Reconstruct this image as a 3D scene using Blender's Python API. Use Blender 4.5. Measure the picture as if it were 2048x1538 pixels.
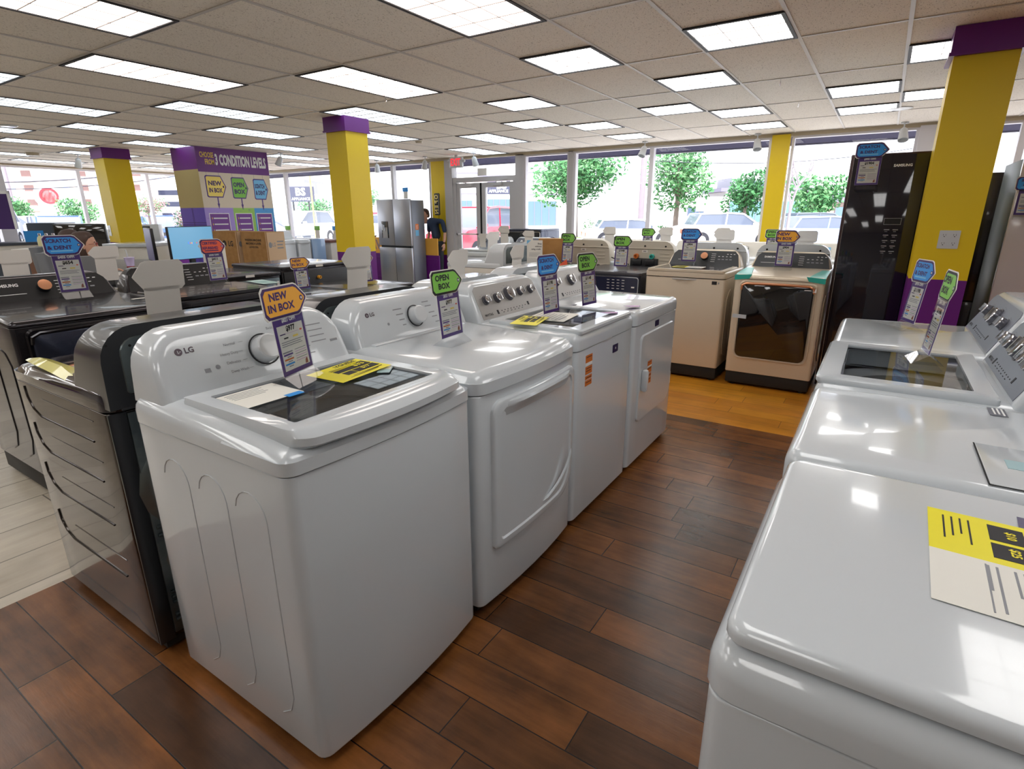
import bpy, bmesh, math, random
from mathutils import Vector, Matrix
import bpy.types
for o in list(bpy.data.objects): bpy.data.objects.remove(o)
SC = bpy.context.scene
COL = SC.collection
PI = math.pi
random.seed(7)

# ------------------------------------------------------------------ camera
cam_d = bpy.data.cameras.new('camera'); cam = bpy.data.objects.new('camera', cam_d); COL.objects.link(cam)
cam_d.sensor_fit = 'HORIZONTAL'; cam_d.sensor_width = 36; cam_d.lens = 36*1100.16/2048
cam_d.clip_start = .05; cam_d.clip_end = 600
RW = [[0.54464, -0.838661, -0.003813], [0.249092, 0.15742, 0.9556], [0.800825, 0.521408, -0.294641]]
r, u, f = [Vector(v) for v in RW]
M = Matrix(((r.x, u.x, -f.x, 0), (r.y, u.y, -f.y, 0), (r.z, u.z, -f.z, 1.442), (0, 0, 0, 1)))
cam.matrix_world = M
SC.camera = cam

# ------------------------------------------------------------------ world, view
SC.view_settings.view_transform = 'Standard'; SC.view_settings.look = 'None'
SC.view_settings.gamma = 1; SC.view_settings.use_curve_mapping = False
SC.view_settings.exposure = 1.08
W = bpy.data.worlds.new('sky'); SC.world = W; W.use_nodes = True
wn = W.node_tree.nodes; wl = W.node_tree.links
wn.clear()
wo = wn.new('ShaderNodeOutputWorld'); bg = wn.new('ShaderNodeBackground')
bg.inputs['Color'].default_value = (.93, .95, 1, 1); bg.inputs['Strength'].default_value = 1.6
wl.new(bg.outputs[0], wo.inputs['Surface'])
sd_ = bpy.data.lights.new('sun', 'SUN'); sd_.energy = 4.6; sd_.angle = .02; sd_.color = (1, .97, .92)
sun = bpy.data.objects.new('sun', sd_); COL.objects.link(sun); sun.rotation_euler = (.35, -.55, 0)

# ------------------------------------------------------------------ colours and materials
def lin(c):
    c /= 255
    return c/12.92 if c <= .04045 else ((c+.055)/1.055)**2.4
def C(r, g, b): return (lin(r), lin(g), lin(b), 1)
MATS = {}
def mat(name, col, rough=.5, metal=0, coat=0, emit=None, es=1, spec=.5, alpha=None):
    if name in MATS: return MATS[name]
    m = bpy.data.materials.new(name); m.use_nodes = True
    b = m.node_tree.nodes['Principled BSDF']
    b.inputs['Base Color'].default_value = col
    b.inputs['Roughness'].default_value = rough; b.inputs['Metallic'].default_value = metal
    b.inputs['Coat Weight'].default_value = coat; b.inputs['Coat Roughness'].default_value = .04
    b.inputs['Specular IOR Level'].default_value = spec
    if emit:
        b.inputs['Emission Color'].default_value = emit; b.inputs['Emission Strength'].default_value = es
    MATS[name] = m
    return m
def bumpy(m, scale=40, strength=.15, dist=.002, detail=3, stretch=None, rough_var=0):
    nt = m.node_tree; b = nt.nodes['Principled BSDF']
    tc = nt.nodes.new('ShaderNodeTexCoord'); mp = nt.nodes.new('ShaderNodeMapping')
    if stretch: mp.inputs['Scale'].default_value = stretch
    nz = nt.nodes.new('ShaderNodeTexNoise'); nz.inputs['Scale'].default_value = scale; nz.inputs['Detail'].default_value = detail
    bp = nt.nodes.new('ShaderNodeBump'); bp.inputs['Strength'].default_value = strength; bp.inputs['Distance'].default_value = dist
    nt.links.new(tc.outputs['Object'], mp.inputs['Vector']); nt.links.new(mp.outputs[0], nz.inputs['Vector'])
    nt.links.new(nz.outputs['Fac'], bp.inputs['Height']); nt.links.new(bp.outputs[0], b.inputs['Normal'])
    return m
def varied(m, c2, scale=6, lo=.4, hi=.6, stretch=None):
    nt = m.node_tree; b = nt.nodes['Principled BSDF']
    tc = nt.nodes.new('ShaderNodeTexCoord'); mp = nt.nodes.new('ShaderNodeMapping')
    if stretch: mp.inputs['Scale'].default_value = stretch
    nz = nt.nodes.new('ShaderNodeTexNoise'); nz.inputs['Scale'].default_value = scale; nz.inputs['Detail'].default_value = 4
    rp = nt.nodes.new('ShaderNodeValToRGB')
    rp.color_ramp.elements[0].position = lo; rp.color_ramp.elements[1].position = hi
    rp.color_ramp.elements[0].color = b.inputs['Base Color'].default_value[:]; rp.color_ramp.elements[1].color = c2
    nt.links.new(tc.outputs['Object'], mp.inputs['Vector']); nt.links.new(mp.outputs[0], nz.inputs['Vector'])
    nt.links.new(nz.outputs['Fac'], rp.inputs['Fac']); nt.links.new(rp.outputs[0], b.inputs['Base Color'])
    return m
def glassy(name, tint, transp=.8, rough=.02):
    """thin pane: tinted transparency plus a fresnel reflection"""
    if name in MATS: return MATS[name]
    m = bpy.data.materials.new(name); m.use_nodes = True; nt = m.node_tree; nt.nodes.clear()
    out = nt.nodes.new('ShaderNodeOutputMaterial'); mx = nt.nodes.new('ShaderNodeMixShader')
    tr = nt.nodes.new('ShaderNodeBsdfTransparent'); gl = nt.nodes.new('ShaderNodeBsdfGlossy'); fr = nt.nodes.new('ShaderNodeFresnel')
    tr.inputs[0].default_value = (tint[0]*transp, tint[1]*transp, tint[2]*transp, 1)
    gl.inputs['Roughness'].default_value = rough; fr.inputs[0].default_value = 1.45
    ge = nt.nodes.new('ShaderNodeNewGeometry'); iv = nt.nodes.new('ShaderNodeMath'); iv.operation = 'SUBTRACT'; iv.inputs[0].default_value = 1
    mu = nt.nodes.new('ShaderNodeMath'); mu.operation = 'MULTIPLY'
    nt.links.new(ge.outputs['Backfacing'], iv.inputs[1]); nt.links.new(iv.outputs[0], mu.inputs[0]); nt.links.new(fr.outputs[0], mu.inputs[1])
    nt.links.new(mu.outputs[0], mx.inputs[0]); nt.links.new(tr.outputs[0], mx.inputs[1]); nt.links.new(gl.outputs[0], mx.inputs[2])
    nt.links.new(mx.outputs[0], out.inputs[0])
    MATS[name] = m
    return m

WHITE = mat('white_enamel', C(204, 210, 215), .14, coat=.5)
WHITE2 = mat('white_plastic', C(206, 210, 214), .22, coat=.3)
CREAM = mat('cream_enamel', C(224, 220, 210), .3, coat=.2)
BEIGEM = mat('rear_beige_plastic', C(196, 188, 172), .45)
CHAMP = mat('champagne_metal', C(214, 200, 178), .3, metal=.2, coat=.3)
BLACKM = mat('black_stainless', C(52, 50, 54), .22, metal=.75, coat=.4)
BLACKS = varied(mat('dark_side_steel', C(84, 78, 72), .16, metal=.85, coat=.5), C(64, 58, 56), 1.2)
NAVYS = mat('dark_navy_steel', C(52, 58, 76), .25, metal=.6, coat=.4)
BLACKP = mat('black_plastic', C(26, 27, 30), .35)
BLACKG = mat('black_glass', C(12, 12, 15), .05, coat=1)
CHARC = mat('charcoal_console', C(50, 54, 58), .35)
DARKBASE = mat('dark_toe_kick', C(30, 28, 27), .6)
SHADOW = mat('dark_gap', C(18, 18, 20), .8)
CHROME = mat('chrome', C(225, 225, 228), .12, metal=1)
ROSE = mat('rose_gold', C(222, 158, 120), .3, metal=.6)
STEEL = bumpy(mat('stainless_steel', C(176, 178, 184), .3, metal=.85), 60, .1, .001, 2, (1, 1, .02))
GALV = varied(mat('galvanised_steel', C(120, 130, 132), .38, metal=.8), C(84, 94, 98), 5)
TUBM = mat('tub_grey', C(190, 190, 188), .4, metal=.1)
GREYP = mat('grey_console_panel', C(168, 166, 164), .35, metal=.3)
GREYP2 = mat('slate_console_panel', C(120, 124, 136), .35, metal=.3)
LINE = mat('print_grey', C(140, 142, 148), .6)
INK = mat('print_black', C(25, 24, 30), .6)
INKW = mat('print_white', C(235, 235, 235), .6)
PURPLE = mat('sign_purple', C(84, 54, 132), .5)
PURPD = mat('sign_dark_purple', C(58, 24, 96), .5)
TAGO = mat('tag_orange', C(240, 172, 48), .5)
TAGG = mat('tag_green', C(128, 196, 76), .5)
TAGB = mat('tag_blue', C(44, 146, 226), .5)
TAGR = mat('tag_red', C(236, 96, 62), .5)
TAGY = mat('tag_yellow', C(246, 220, 110), .5)
TAGLB = mat('tag_light_blue', C(120, 190, 232), .5)
CARD = mat('white_card', C(226, 222, 216), .6)
PAPER = mat('paper', C(232, 230, 222), .6)
PINKP = mat('pink_print', C(206, 168, 210), .6)
EYEL = mat('energy_yellow', C(238, 226, 20), .45)
ORSTK = mat('sticker_orange', C(206, 112, 40), .5)
TEAL = mat('teal_tape', C(52, 176, 164), .3)
TAPEW = mat('clear_white_tape', C(190, 198, 206), .3)
YELLOW = bumpy(mat('column_yellow_paint', C(232, 200, 4), .45), 120, .05)
PURWALL = bumpy(mat('column_purple_paint', C(104, 22, 126), .42), 120, .05)
ALU = mat('window_aluminium', C(190, 188, 190), .45)
ALUW = mat('white_window_frame', C(228, 226, 232), .5)
HEAD = mat('window_head_cream', C(186, 172, 146), .6)
CARDB = varied(mat('cardboard', C(176, 130, 74), .8), C(164, 118, 64), 8)
CARDL = mat('cardboard_light', C(214, 182, 148), .8)
GREYF = bumpy(mat('grey_fabric', C(120, 122, 126), .9), 200, .3)
GREYD = bumpy(mat('dark_grey_fabric', C(58, 64, 72), .9), 200, .3)
SKIN = mat('skin', C(214, 164, 138), .5)
HAIRB = bumpy(mat('brown_hair', C(74, 52, 42), .5), 120, .6, .004, 3, (1, 1, .1))
RUBBER = mat('tyre_rubber', C(36, 36, 44), .8)
ACRYL = glassy('clear_acrylic', (.96, .97, .98), .95)
PANE = glassy('window_glass', (.97, .98, 1), .97)
LIDG = glassy('tinted_lid_glass', (.80, .82, .84), .95)
CARG = mat('car_glass', C(98, 106, 122), .1, coat=.4)

# ------------------------------------------------------------------ mesh builder
def rr(a0, a1, b0, b1, rad, seg=4, sub=1):
    """rounded rectangle, counter clockwise; rad may be a 4-list (bl, br, tr, tl)"""
    if not isinstance(rad, (list, tuple)): rad = [rad]*4
    pts = []
    cs = [(a0, b0, 1, 1, PI), (a1, b0, -1, 1, 1.5*PI), (a1, b1, -1, -1, 0), (a0, b1, 1, -1, .5*PI)]
    arcs = []
    for (ca, cb, sa, sb, st), q in zip(cs, rad):
        q = max(q, 1e-5)
        arcs.append([(ca+sa*q+q*math.cos(st+k/seg*PI/2), cb+sb*q+q*math.sin(st+k/seg*PI/2)) for k in range(seg+1)])
    for i in range(4):
        pts += arcs[i]
        p, q = arcs[i][-1], arcs[(i+1) % 4][0]
        for k in range(1, sub): pts.append((p[0]+(q[0]-p[0])*k/sub, p[1]+(q[1]-p[1])*k/sub))
    return pts
TXT = {}
def text_mesh(s, bold=0.0):
    k = (s, bold)
    if k in TXT: return TXT[k]
    cu = bpy.data.curves.new('t', 'FONT'); cu.body = s; cu.size = 1; cu.offset = bold; cu.resolution_u = 2; cu.align_x = 'CENTER'; cu.align_y = 'CENTER'
    o = bpy.data.objects.new('t', cu); COL.objects.link(o)
    dg = bpy.context.evaluated_depsgraph_get()
    me = bpy.data.meshes.new_from_object(o.evaluated_get(dg))
    vs = [v.co.copy() for v in me.vertices]; fs = [tuple(p.vertices) for p in me.polygons]
    bpy.data.objects.remove(o); bpy.data.meshes.remove(me)
    TXT[k] = (vs, fs)
    return TXT[k]
class MB:
    def __init__(s): s.bm = bmesh.new(); s.mats = []; s.i = 0
    def m(s, mt):
        if mt not in s.mats: s.mats.append(mt)
        s.i = s.mats.index(mt); return s
    def fc(s, vs):
        try: f = s.bm.faces.new(vs)
        except ValueError: return None
        f.material_index = s.i; f.smooth = True
        return f
    def vs(s, pts): return [s.bm.verts.new(p) for p in pts]
    def loft(s, loops, c0=True, c1=True, closed=True):
        L = [s.vs(l) for l in loops]; n = len(L[0])
        for a, b in zip(L, L[1:]):
            for k in range(n if closed else n-1):
                s.fc([a[k], a[(k+1) % n], b[(k+1) % n], b[k]])
        if c0: s.fc(L[0][::-1])
        if c1: s.fc(L[-1])
        return s
    def box(s, x0, x1, y0, y1, z0, z1, b=0, seg=2):
        if b <= 0:
            v = s.vs([(x, y, z) for z in (z0, z1) for x, y in ((x0, y0), (x1, y0), (x1, y1), (x0, y1))])
            for q in ((3, 2, 1, 0), (4, 5, 6, 7), (0, 1, 5, 4), (1, 2, 6, 5), (2, 3, 7, 6), (3, 0, 4, 7)): s.fc([v[k] for k in q])
            return s
        b = min(b, (x1-x0)*.49, (y1-y0)*.49, (z1-z0)*.49)
        lp = []
        for k in range(seg+1):
            t = k/seg*PI/2; i = b*(1-math.sin(t)); lp.append([(x, y, z0+b*(1-math.cos(t))) for x, y in rr(x0+i, x1-i, y0+i, y1-i, max(b-i, 1e-4), seg)])
        for k in range(seg+1):
            t = k/seg*PI/2; i = b*(1-math.cos(t)); lp.append([(x, y, z1-b+b*math.sin(t)) for x, y in rr(x0+i, x1-i, y0+i, y1-i, max(b-i, 1e-4), seg)])
        return s.loft(lp)
    def body(s, x0, x1, y0, y1, z0, z1, rc=.03, rt=.02, bow=0, c0=True, c1=True, hole=None, hd=.05, seg=4, rb=0, sub=6, slope=0):
        """upright rounded box; bow pushes the front (-y) out; slope lowers the front top; hole=(x0,x1,y0,y1,r) cuts the top"""
        xm, xh = (x0+x1)/2, (x1-x0)/2; ym = y0+.1
        def bw(x, y, z):
            zz = z
            if slope and z > (z0+z1)/2: zz = z-slope*max(0, min(1, (y1-y)/(y1-y0)))**2
            return (x, y-(bow*(1-((x-xm)/xh)**2) if y < ym else 0), zz)
        lp = []
        if rb:
            for k in range(3):
                t = k/3*PI/2; i = rb*(1-math.sin(t)); lp.append([bw(x, y, z0+rb*(1-math.cos(t))) for x, y in rr(x0+i, x1-i, y0+i, y1-i, max(rc-i, .001), seg, sub)])
            lp.append([bw(x, y, z0+rb) for x, y in rr(x0, x1, y0, y1, rc, seg, sub)])
        else: lp.append([bw(x, y, z0) for x, y in rr(x0, x1, y0, y1, rc, seg, sub)])
        for k in range(seg+1):
            t = k/seg*PI/2; i = rt*(1-math.cos(t)); lp.append([bw(x, y, z1-rt+rt*math.sin(t)) for x, y in rr(x0+i, x1-i, y0+i, y1-i, max(rc-i, .001), seg, sub)])
        if hole:
            h = rr(*hole[:4], hole[4], seg, sub)
            lp.append([(x, y, lp[-1][0][2] if not slope else z1) for x, y in h]); lp.append([(x, y, z1-hd) for x, y in h]); c1 = False
        return s.loft(lp, c0, c1)
    def prism(s, prof, x0, x1, b=0, axis='x'):
        """profile (y,z) extruded along x, edges chamfered at the ends by b"""
        cy = sum(p[0] for p in prof)/len(prof); cz = sum(p[1] for p in prof)/len(prof)
        def sh(p, k): return (cy+(p[0]-cy)*k, cz+(p[1]-cz)*k)
        R = max(max(abs(p[0]-cy), abs(p[1]-cz)) for p in prof)
        k = 1-b/R if b else 1
        xs = [(x0, k), (x0+b, 1), (x1-b, 1), (x1, k)] if b else [(x0, 1), (x1, 1)]
        mp = (lambda x, p: (x, p[0], p[1])) if axis == 'x' else ((lambda x, p: (p[0], x, p[1])) if axis == 'y' else (lambda x, p: (p[0], p[1], x)))
        return s.loft([[mp(x, sh(p, q)) for p in prof] for x, q in xs])
    def lathe(s, prof, o=(0, 0, 0), axis=(0, 0, 1), n=24, caps=True):
        ax = Vector(axis).normalized(); t = Vector((1, 0, 0)) if abs(ax.x) < .9 else Vector((0, 1, 0))
        a = ax.cross(t).normalized(); b = ax.cross(a); o = Vector(o)
        lp = [[o+ax*h+(a*math.cos(2*PI*k/n)+b*math.sin(2*PI*k/n))*max(q, 1e-4) for k in range(n)] for q, h in prof]
        return s.loft(lp, caps, caps)
    def cyl(s, o, axis, rad, h, n=20, b=0):
        p = [(rad, 0), (rad, h)] if not b else [(rad-b, 0), (rad, b), (rad, h-b), (rad-b, h)]
        return s.lathe(p, o, axis, n)
    def ball(s, c, rx, ry=None, rz=None, n=14, mlt=8):
        ry = ry or rx; rz = rz or rx
        lp = [[(c[0]+rx*math.sin(j/mlt*PI)*math.cos(2*PI*k/n), c[1]+ry*math.sin(j/mlt*PI)*math.sin(2*PI*k/n), c[2]-rz*math.cos(j/mlt*PI)) for k in range(n)] for j in range(1, mlt)]
        return s.loft(lp)
    def tube(s, pts, rad, n=6, closed=False):
        P = [Vector(p) for p in pts]; lp = []; N = len(P)
        rs = rad if isinstance(rad, (list, tuple)) else [rad]*N
        up = Vector((0, 0, 1)); prev = None
        for k in range(N):
            if closed: d = P[(k+1) % N]-P[k-1]
            else: d = P[min(k+1, N-1)]-P[max(k-1, 0)]
            d.normalize()
            if prev is None:
                a = d.cross(up)
                if a.length < .05: a = d.cross(Vector((1, 0, 0)))
            else: a = prev-d*prev.dot(d)
            a.normalize(); prev = a; b = d.cross(a)
            lp.append([P[k]+(a*math.cos(2*PI*j/n)+b*math.sin(2*PI*j/n))*rs[k] for j in range(n)])
        if closed: lp.append(lp[0]); return s.loft(lp, False, False)
        return s.loft(lp)
    def obj(s, name, parent=None, sharp=35, sharp_on=True):
        bmesh.ops.remove_doubles(s.bm, verts=s.bm.verts, dist=1e-6)
        bmesh.ops.recalc_face_normals(s.bm, faces=s.bm.faces) if sharp_on else None
        if sharp_on:
            ca = math.cos(math.radians(sharp))
            for e in s.bm.edges:
                if len(e.link_faces) == 2:
                    a, b = e.link_faces
                    if a.normal.length == 0: a.normal_update()
            s.bm.normal_update()
            for e in s.bm.edges:
                if len(e.link_faces) != 2 or e.link_faces[0].normal.dot(e.link_faces[1].normal) < ca: e.smooth = False
        me = bpy.data.meshes.new(name); s.bm.to_mesh(me); s.bm.free()
        for m_ in s.mats: me.materials.append(m_)
        o = bpy.data.objects.new(name, me); COL.objects.link(o)
        if parent: o.parent = parent
        return o
class Plate:
    """flat print laid on a surface: u right, v up, n out"""
    def __init__(s, mb, o, u, v, lift=.0006):
        s.mb = mb; s.o = Vector(o); s.u = Vector(u).normalized(); s.v = Vector(v).normalized(); s.n = s.u.cross(s.v).normalized(); s.k = lift
    def P(s, a, b, l): return s.o+s.u*a+s.v*b+s.n*(s.k*l)
    def poly(s, pts, m, l=1, base=0):
        s.mb.m(m)
        s.mb.loft([[s.P(a, b, base) for a, b in pts], [s.P(a, b, l) for a, b in pts]]); return s
    def rect(s, a0, a1, b0, b1, m, l=1, r=0): return s.poly(rr(a0, a1, b0, b1, r, 3) if r else [(a0, b0), (a1, b0), (a1, b1), (a0, b1)], m, l)
    def text(s, t, a, b, h, m, l=2, bold=.02, wx=1, rot=0, maxw=None, mirror=False):
        vs, fs = text_mesh(t, bold); s.mb.m(m); k = h/.72
        if maxw:
            w = max(v.x for v in vs)-min(v.x for v in vs)
            if w*k*wx > maxw: wx = maxw/(w*k)
        c, sn = math.cos(rot), math.sin(rot); q = -1 if mirror else 1
        bv = [s.mb.bm.verts.new(s.P(a+q*(v.x*wx*c-v.y*sn)*k, b+(v.x*wx*sn+v.y*c)*k, l)) for v in vs]
        for f_ in fs: s.mb.fc([bv[j] for j in f_])
        return s
    def lines(s, a0, a1, b, n, dy, h, m, l=2, jitter=.2):
        for k in range(n):
            s.rect(a0, a1-(a1-a0)*jitter*((k*37 % 10)/10), b-k*dy-h, b-k*dy, m, l)
        return s

def thing(name, label, cat, loc=(0, 0, 0), rz=0, group=None):
    o = bpy.data.objects.new(name, None); COL.objects.link(o); o.empty_display_size = .1
    o.location = loc; o.rotation_euler = (0, 0, math.radians(rz)); o['label'] = label; o['category'] = cat
    if group: o['group'] = group
    return o
def tag(o, label, cat, group=None, kind=None):
    o['label'] = label; o['category'] = cat
    if group: o['group'] = group
    if kind: o['kind'] = kind
    return o
def struct(o): o['kind'] = 'structure'; return o
def dup(root, loc, rz=None, label=None, group=None):
    c = root.copy(); COL.objects.link(c); c.location = loc
    if rz is not None: c.rotation_euler = (0, 0, math.radians(rz))
    if label: c['label'] = label
    if group: c['group'] = group
    for ch in list(root.children):
        d = ch.copy(); COL.objects.link(d); d.parent = c
        for g in ch.children:
            e = g.copy(); COL.objects.link(e); e.parent = d
    return c

# ================================================================== THE ROOM
XW, YW, ZC = 9.5, 16.3, 2.565
def plank_mat(name, c1, c2, seam, wid, leng, rough, swap=True, ms=.0022, grain=.5, bump=.25):
    m = bpy.data.materials.new(name); m.use_nodes = True; nt = m.node_tree; N = nt.nodes; L = nt.links
    b = N['Principled BSDF']; b.inputs['Roughness'].default_value = rough
    tc = N.new('ShaderNodeTexCoord'); sp = N.new('ShaderNodeSeparateXYZ'); L.new(tc.outputs['Object'], sp.inputs[0])
    a, c = ('Y', 'X') if swap else ('X', 'Y')
    # random shift of every row of boards
    dv = N.new('ShaderNodeMath'); dv.operation = 'DIVIDE'; dv.inputs[1].default_value = wid; L.new(sp.outputs[c], dv.inputs[0])
    fl = N.new('ShaderNodeMath'); fl.operation = 'FLOOR'; L.new(dv.outputs[0], fl.inputs[0])
    wn_ = N.new('ShaderNodeTexWhiteNoise'); wn_.noise_dimensions = '1D'; L.new(fl.outputs[0], wn_.inputs['W'])
    ml = N.new('ShaderNodeMath'); ml.operation = 'MULTIPLY_ADD'; ml.inputs[1].default_value = 7.3; L.new(wn_.outputs['Value'], ml.inputs[0]); L.new(sp.outputs[a], ml.inputs[2])
    cb = N.new('ShaderNodeCombineXYZ'); L.new(ml.outputs[0], cb.inputs[0]); L.new(sp.outputs[c], cb.inputs[1])
    br = N.new('ShaderNodeTexBrick'); br.offset = 0; br.inputs['Scale'].default_value = 1; br.inputs['Brick Width'].default_value = leng
    br.inputs['Row Height'].default_value = wid; br.inputs['Mortar Size'].default_value = ms; br.inputs['Mortar Smooth'].default_value = .3
    br.inputs['Color1'].default_value = c1; br.inputs['Color2'].default_value = c2; br.inputs['Mortar'].default_value = seam
    L.new(cb.outputs[0], br.inputs['Vector'])
    mp = N.new('ShaderNodeMapping'); mp.inputs['Scale'].default_value = (14, 1.6, 1) if swap else (1.6, 14, 1)
    L.new(tc.outputs['Object'], mp.inputs[0])
    nz = N.new('ShaderNodeTexNoise'); nz.inputs['Scale'].default_value = 1.3; nz.inputs['Detail'].default_value = 6; nz.inputs['Roughness'].default_value = .65
    L.new(mp.outputs[0], nz.inputs['Vector'])
    nz2 = N.new('ShaderNodeTexNoise'); nz2.inputs['Scale'].default_value = 4.5; nz2.inputs['Detail'].default_value = 5; L.new(tc.outputs['Object'], nz2.inputs['Vector'])
    ad = N.new('ShaderNodeMath'); ad.operation = 'ADD'; L.new(nz.outputs['Fac'], ad.inputs[0]); L.new(nz2.outputs['Fac'], ad.inputs[1])
    mr = N.new('ShaderNodeMapRange'); mr.inputs['From Min'].default_value = .7; mr.inputs['From Max'].default_value = 1.3
    mr.inputs['To Min'].default_value = 1-grain; mr.inputs['To Max'].default_value = 1+grain; L.new(ad.outputs[0], mr.inputs['Value'])
    vm = N.new('ShaderNodeVectorMath'); vm.operation = 'SCALE'; L.new(br.outputs['Color'], vm.inputs[0]); L.new(mr.outputs[0], vm.inputs['Scale'])
    L.new(vm.outputs[0], b.inputs['Base Color'])
    bp = N.new('ShaderNodeBump'); bp.inputs['Strength'].default_value = bump; bp.inputs['Distance'].default_value = .004
    sb = N.new('ShaderNodeMath'); sb.operation = 'MULTIPLY_ADD'; sb.inputs[1].default_value = -1.2; L.new(br.outputs['Fac'], sb.inputs[0]); L.new(nz.outputs['Fac'], sb.inputs[2])
    L.new(sb.outputs[0], bp.inputs['Height']); L.new(bp.outputs[0], b.inputs['Normal'])
    return m
WOODF = plank_mat('dark_hand_scraped_boards', C(126, 78, 38), C(72, 46, 28), C(30, 18, 12), .152, .95, .27, grain=.5)
OAKF = plank_mat('golden_oak_boards', C(206, 142, 40), C(180, 112, 30), C(96, 60, 20), .15, 1.1, .34, grain=.22, bump=.12)
TILEF = plank_mat('pale_floor_tile', C(192, 182, 166), C(172, 162, 146), C(110, 104, 96), .30, 1.2, .22, swap=False, ms=.004, grain=.14, bump=.06)
def slab(name, x0, x1, y0, y1, z0, z1, m):
    b = MB(); b.m(m).box(x0, x1, y0, y1, z0, z1); return struct(b.obj(name))
slab('floor', -1.2, 3.92, -6, 2.62, -.1, 0, WOODF)
slab('floor', -5, -1.2, -6, 2.62, -.1, 0, TILEF)  # unseen floor behind the camera, laid pale to bounce light onto the ceiling
slab('floor', 3.92, 6.6, -6, 3.3, -.1, 0, OAKF)
slab('floor', -5, 3.92, 2.62, YW, -.1, 0, TILEF)
slab('floor', 3.92, 6.6, 3.3, YW, -.1, 0, TILEF)
slab('floor', 6.6, XW, -6, YW, -.1, 0, TILEF)

def ceil_mat():
    m = bpy.data.materials.new('fissured_ceiling_tile'); m.use_nodes = True; nt = m.node_tree; N = nt.nodes; L = nt.links
    b = N['Principled BSDF']; b.inputs['Roughness'].default_value = .9
    tc = N.new('ShaderNodeTexCoord')
    mp = N.new('ShaderNodeMapping'); mp.inputs['Rotation'].default_value = (0, 0, .6); mp.inputs['Scale'].default_value = (1, 1.6, 1); L.new(tc.outputs['Object'], mp.inputs[0])
    nz = N.new('ShaderNodeTexNoise'); nz.inputs['Scale'].default_value = 95; nz.inputs['Detail'].default_value = 2; nz.inputs['Distortion'].default_value = .8; L.new(mp.outputs[0], nz.inputs['Vector'])
    rp = N.new('ShaderNodeValToRGB'); rp.color_ramp.elements[0].position = .30; rp.color_ramp.elements[0].color = C(158, 144, 128)
    rp.color_ramp.elements[1].position = .40; rp.color_ramp.elements[1].color = C(246, 238, 226); L.new(nz.outputs['Fac'], rp.inputs['Fac'])
    L.new(rp.outputs[0], b.inputs['Base Color'])
    return m
slab('ceiling', -5, XW, -6, YW, ZC, ZC+.12, ceil_mat())
GX, GY, DX, DY = 2.099, 3.714, 1.2192, .6096
TBAR = mat('ceiling_t_bar', C(206, 200, 194), .5)
b = MB(); b.m(TBAR)
for l in range(-5, 7):
    x = GX+l*DX
    b.box(x-.012, x+.012, -6, YW, ZC-.005, ZC-.0005)
for l in range(-6, 6):       # half bays on the right hand side
    x = GX+(l+.5)*DX
    if x > -5: pass
for k in range(-16, 21):
    y = GY+k*DY
    b.box(-5, XW, y-.012, y+.012, ZC-.006, ZC-.001)
struct(b.obj('trim_1'))

# ---- window walls
def fprof(name, boxes, m):
    b = MB(); b.m(m)
    for q in boxes: b.box(*q)
    return struct(b.obj(name))
fprof('wall_front', [(XW, XW+.15, 7.78, YW, 0, .62), (XW, XW+.15, -6, 5.9, 0, .45)], PURWALL)
fprof('wall_front', [(XW, XW+.15, -6, YW, 2.53, 2.68)], HEAD)
fprof('trim_2', [(XW-.05, XW, -6, YW, 2.515, 2.565)], HEAD)
fprof('wall_left', [(-5, XW+.15, YW, YW+.15, 0, .62)], PURWALL)
fprof('wall_left', [(-5, XW+.15, YW, YW+.15, 2.53, 2.68), (-5, 2.2, YW, YW+.15, .62, 2.53)], HEAD)
WALLP = mat('cream_wall_paint', C(190, 184, 176), .8)
fprof('wall_back', [(-5.15, -5, -6, YW, 0, 2.68)], WALLP)
fprof('wall_right', [(-5, XW+.15, -6.15, -6, 0, 2.68)], WALLP)
NAVYX = mat('outside_fascia_navy', C(48, 46, 70), .6)
fprof('trim_3', [(XW+.3, XW+.4, -8, YW+2, 2.42, 2.8)], NAVYX)
FR = {'x': (XW-.02, XW+.08), 'y': (YW-.02, YW+.08)}
wnum = [0]
def window(ax, a0, a1, z0, z1, fw=.035, m=ALU):
    wnum[0] += 1
    b = MB(); b.m(m); p0, p1 = FR[ax]
    def bx(q0, q1, r0, r1):
        b.box(*((p0, p1, q0, q1, r0, r1) if ax == 'x' else (q0, q1, p0, p1, r0, r1)))
    bx(a0, a0+fw, z0, z1); bx(a1-fw, a1, z0, z1); bx(a0+fw, a1-fw, z0, z0+fw); bx(a0+fw, a1-fw, z1-fw, z1)
    w = struct(b.obj('window_%d' % wnum[0]))
    g = MB(); g.m(PANE); pc = (p0+p1)/2
    if ax == 'x': g.box(pc-.003, pc+.003, a0+fw, a1-fw, z0+fw, z1-fw)
    else: g.box(a0+fw, a1-fw, pc-.003, pc+.003, z0+fw, z1-fw)
    g.obj('pane', w)
for a0, a1 in ((13.15, 16.28), (9.33, 13.15), (8.22, 9.33)): window('x', a0, a1, .62, 2.52)
for a0, a1 in ((4.93, 5.88), (3.40, 4.83), (1.58, 3.40), (-.2, 1.31), (-1.25, -.42), (-3.4, -1.25), (-5.9, -3.4)): window('x', a0, a1, .45, 2.52, m=ALUW)
fprof('trim_4', [(XW-.05, XW+.1, 4.83, 4.93, .45, 2.53), (XW-.05, XW+.1, 5.88, 6.06, 0, 2.53)], ALU)
fprof('trim_5', [(XW-.06, XW+.1, -.42, -.2, .45, 2.53)], ALUW)
for a0, a1 in ((2.2, 4.55), (4.66, 6.11), (6.11, 7.64), (7.64, 9.45)): window('y', a0, a1, .62, 2.52, m=ALUW)
fprof('trim_6', [(4.4, 4.66, YW-.12, YW+.1, 0, 2.53)], ALU)
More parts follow.
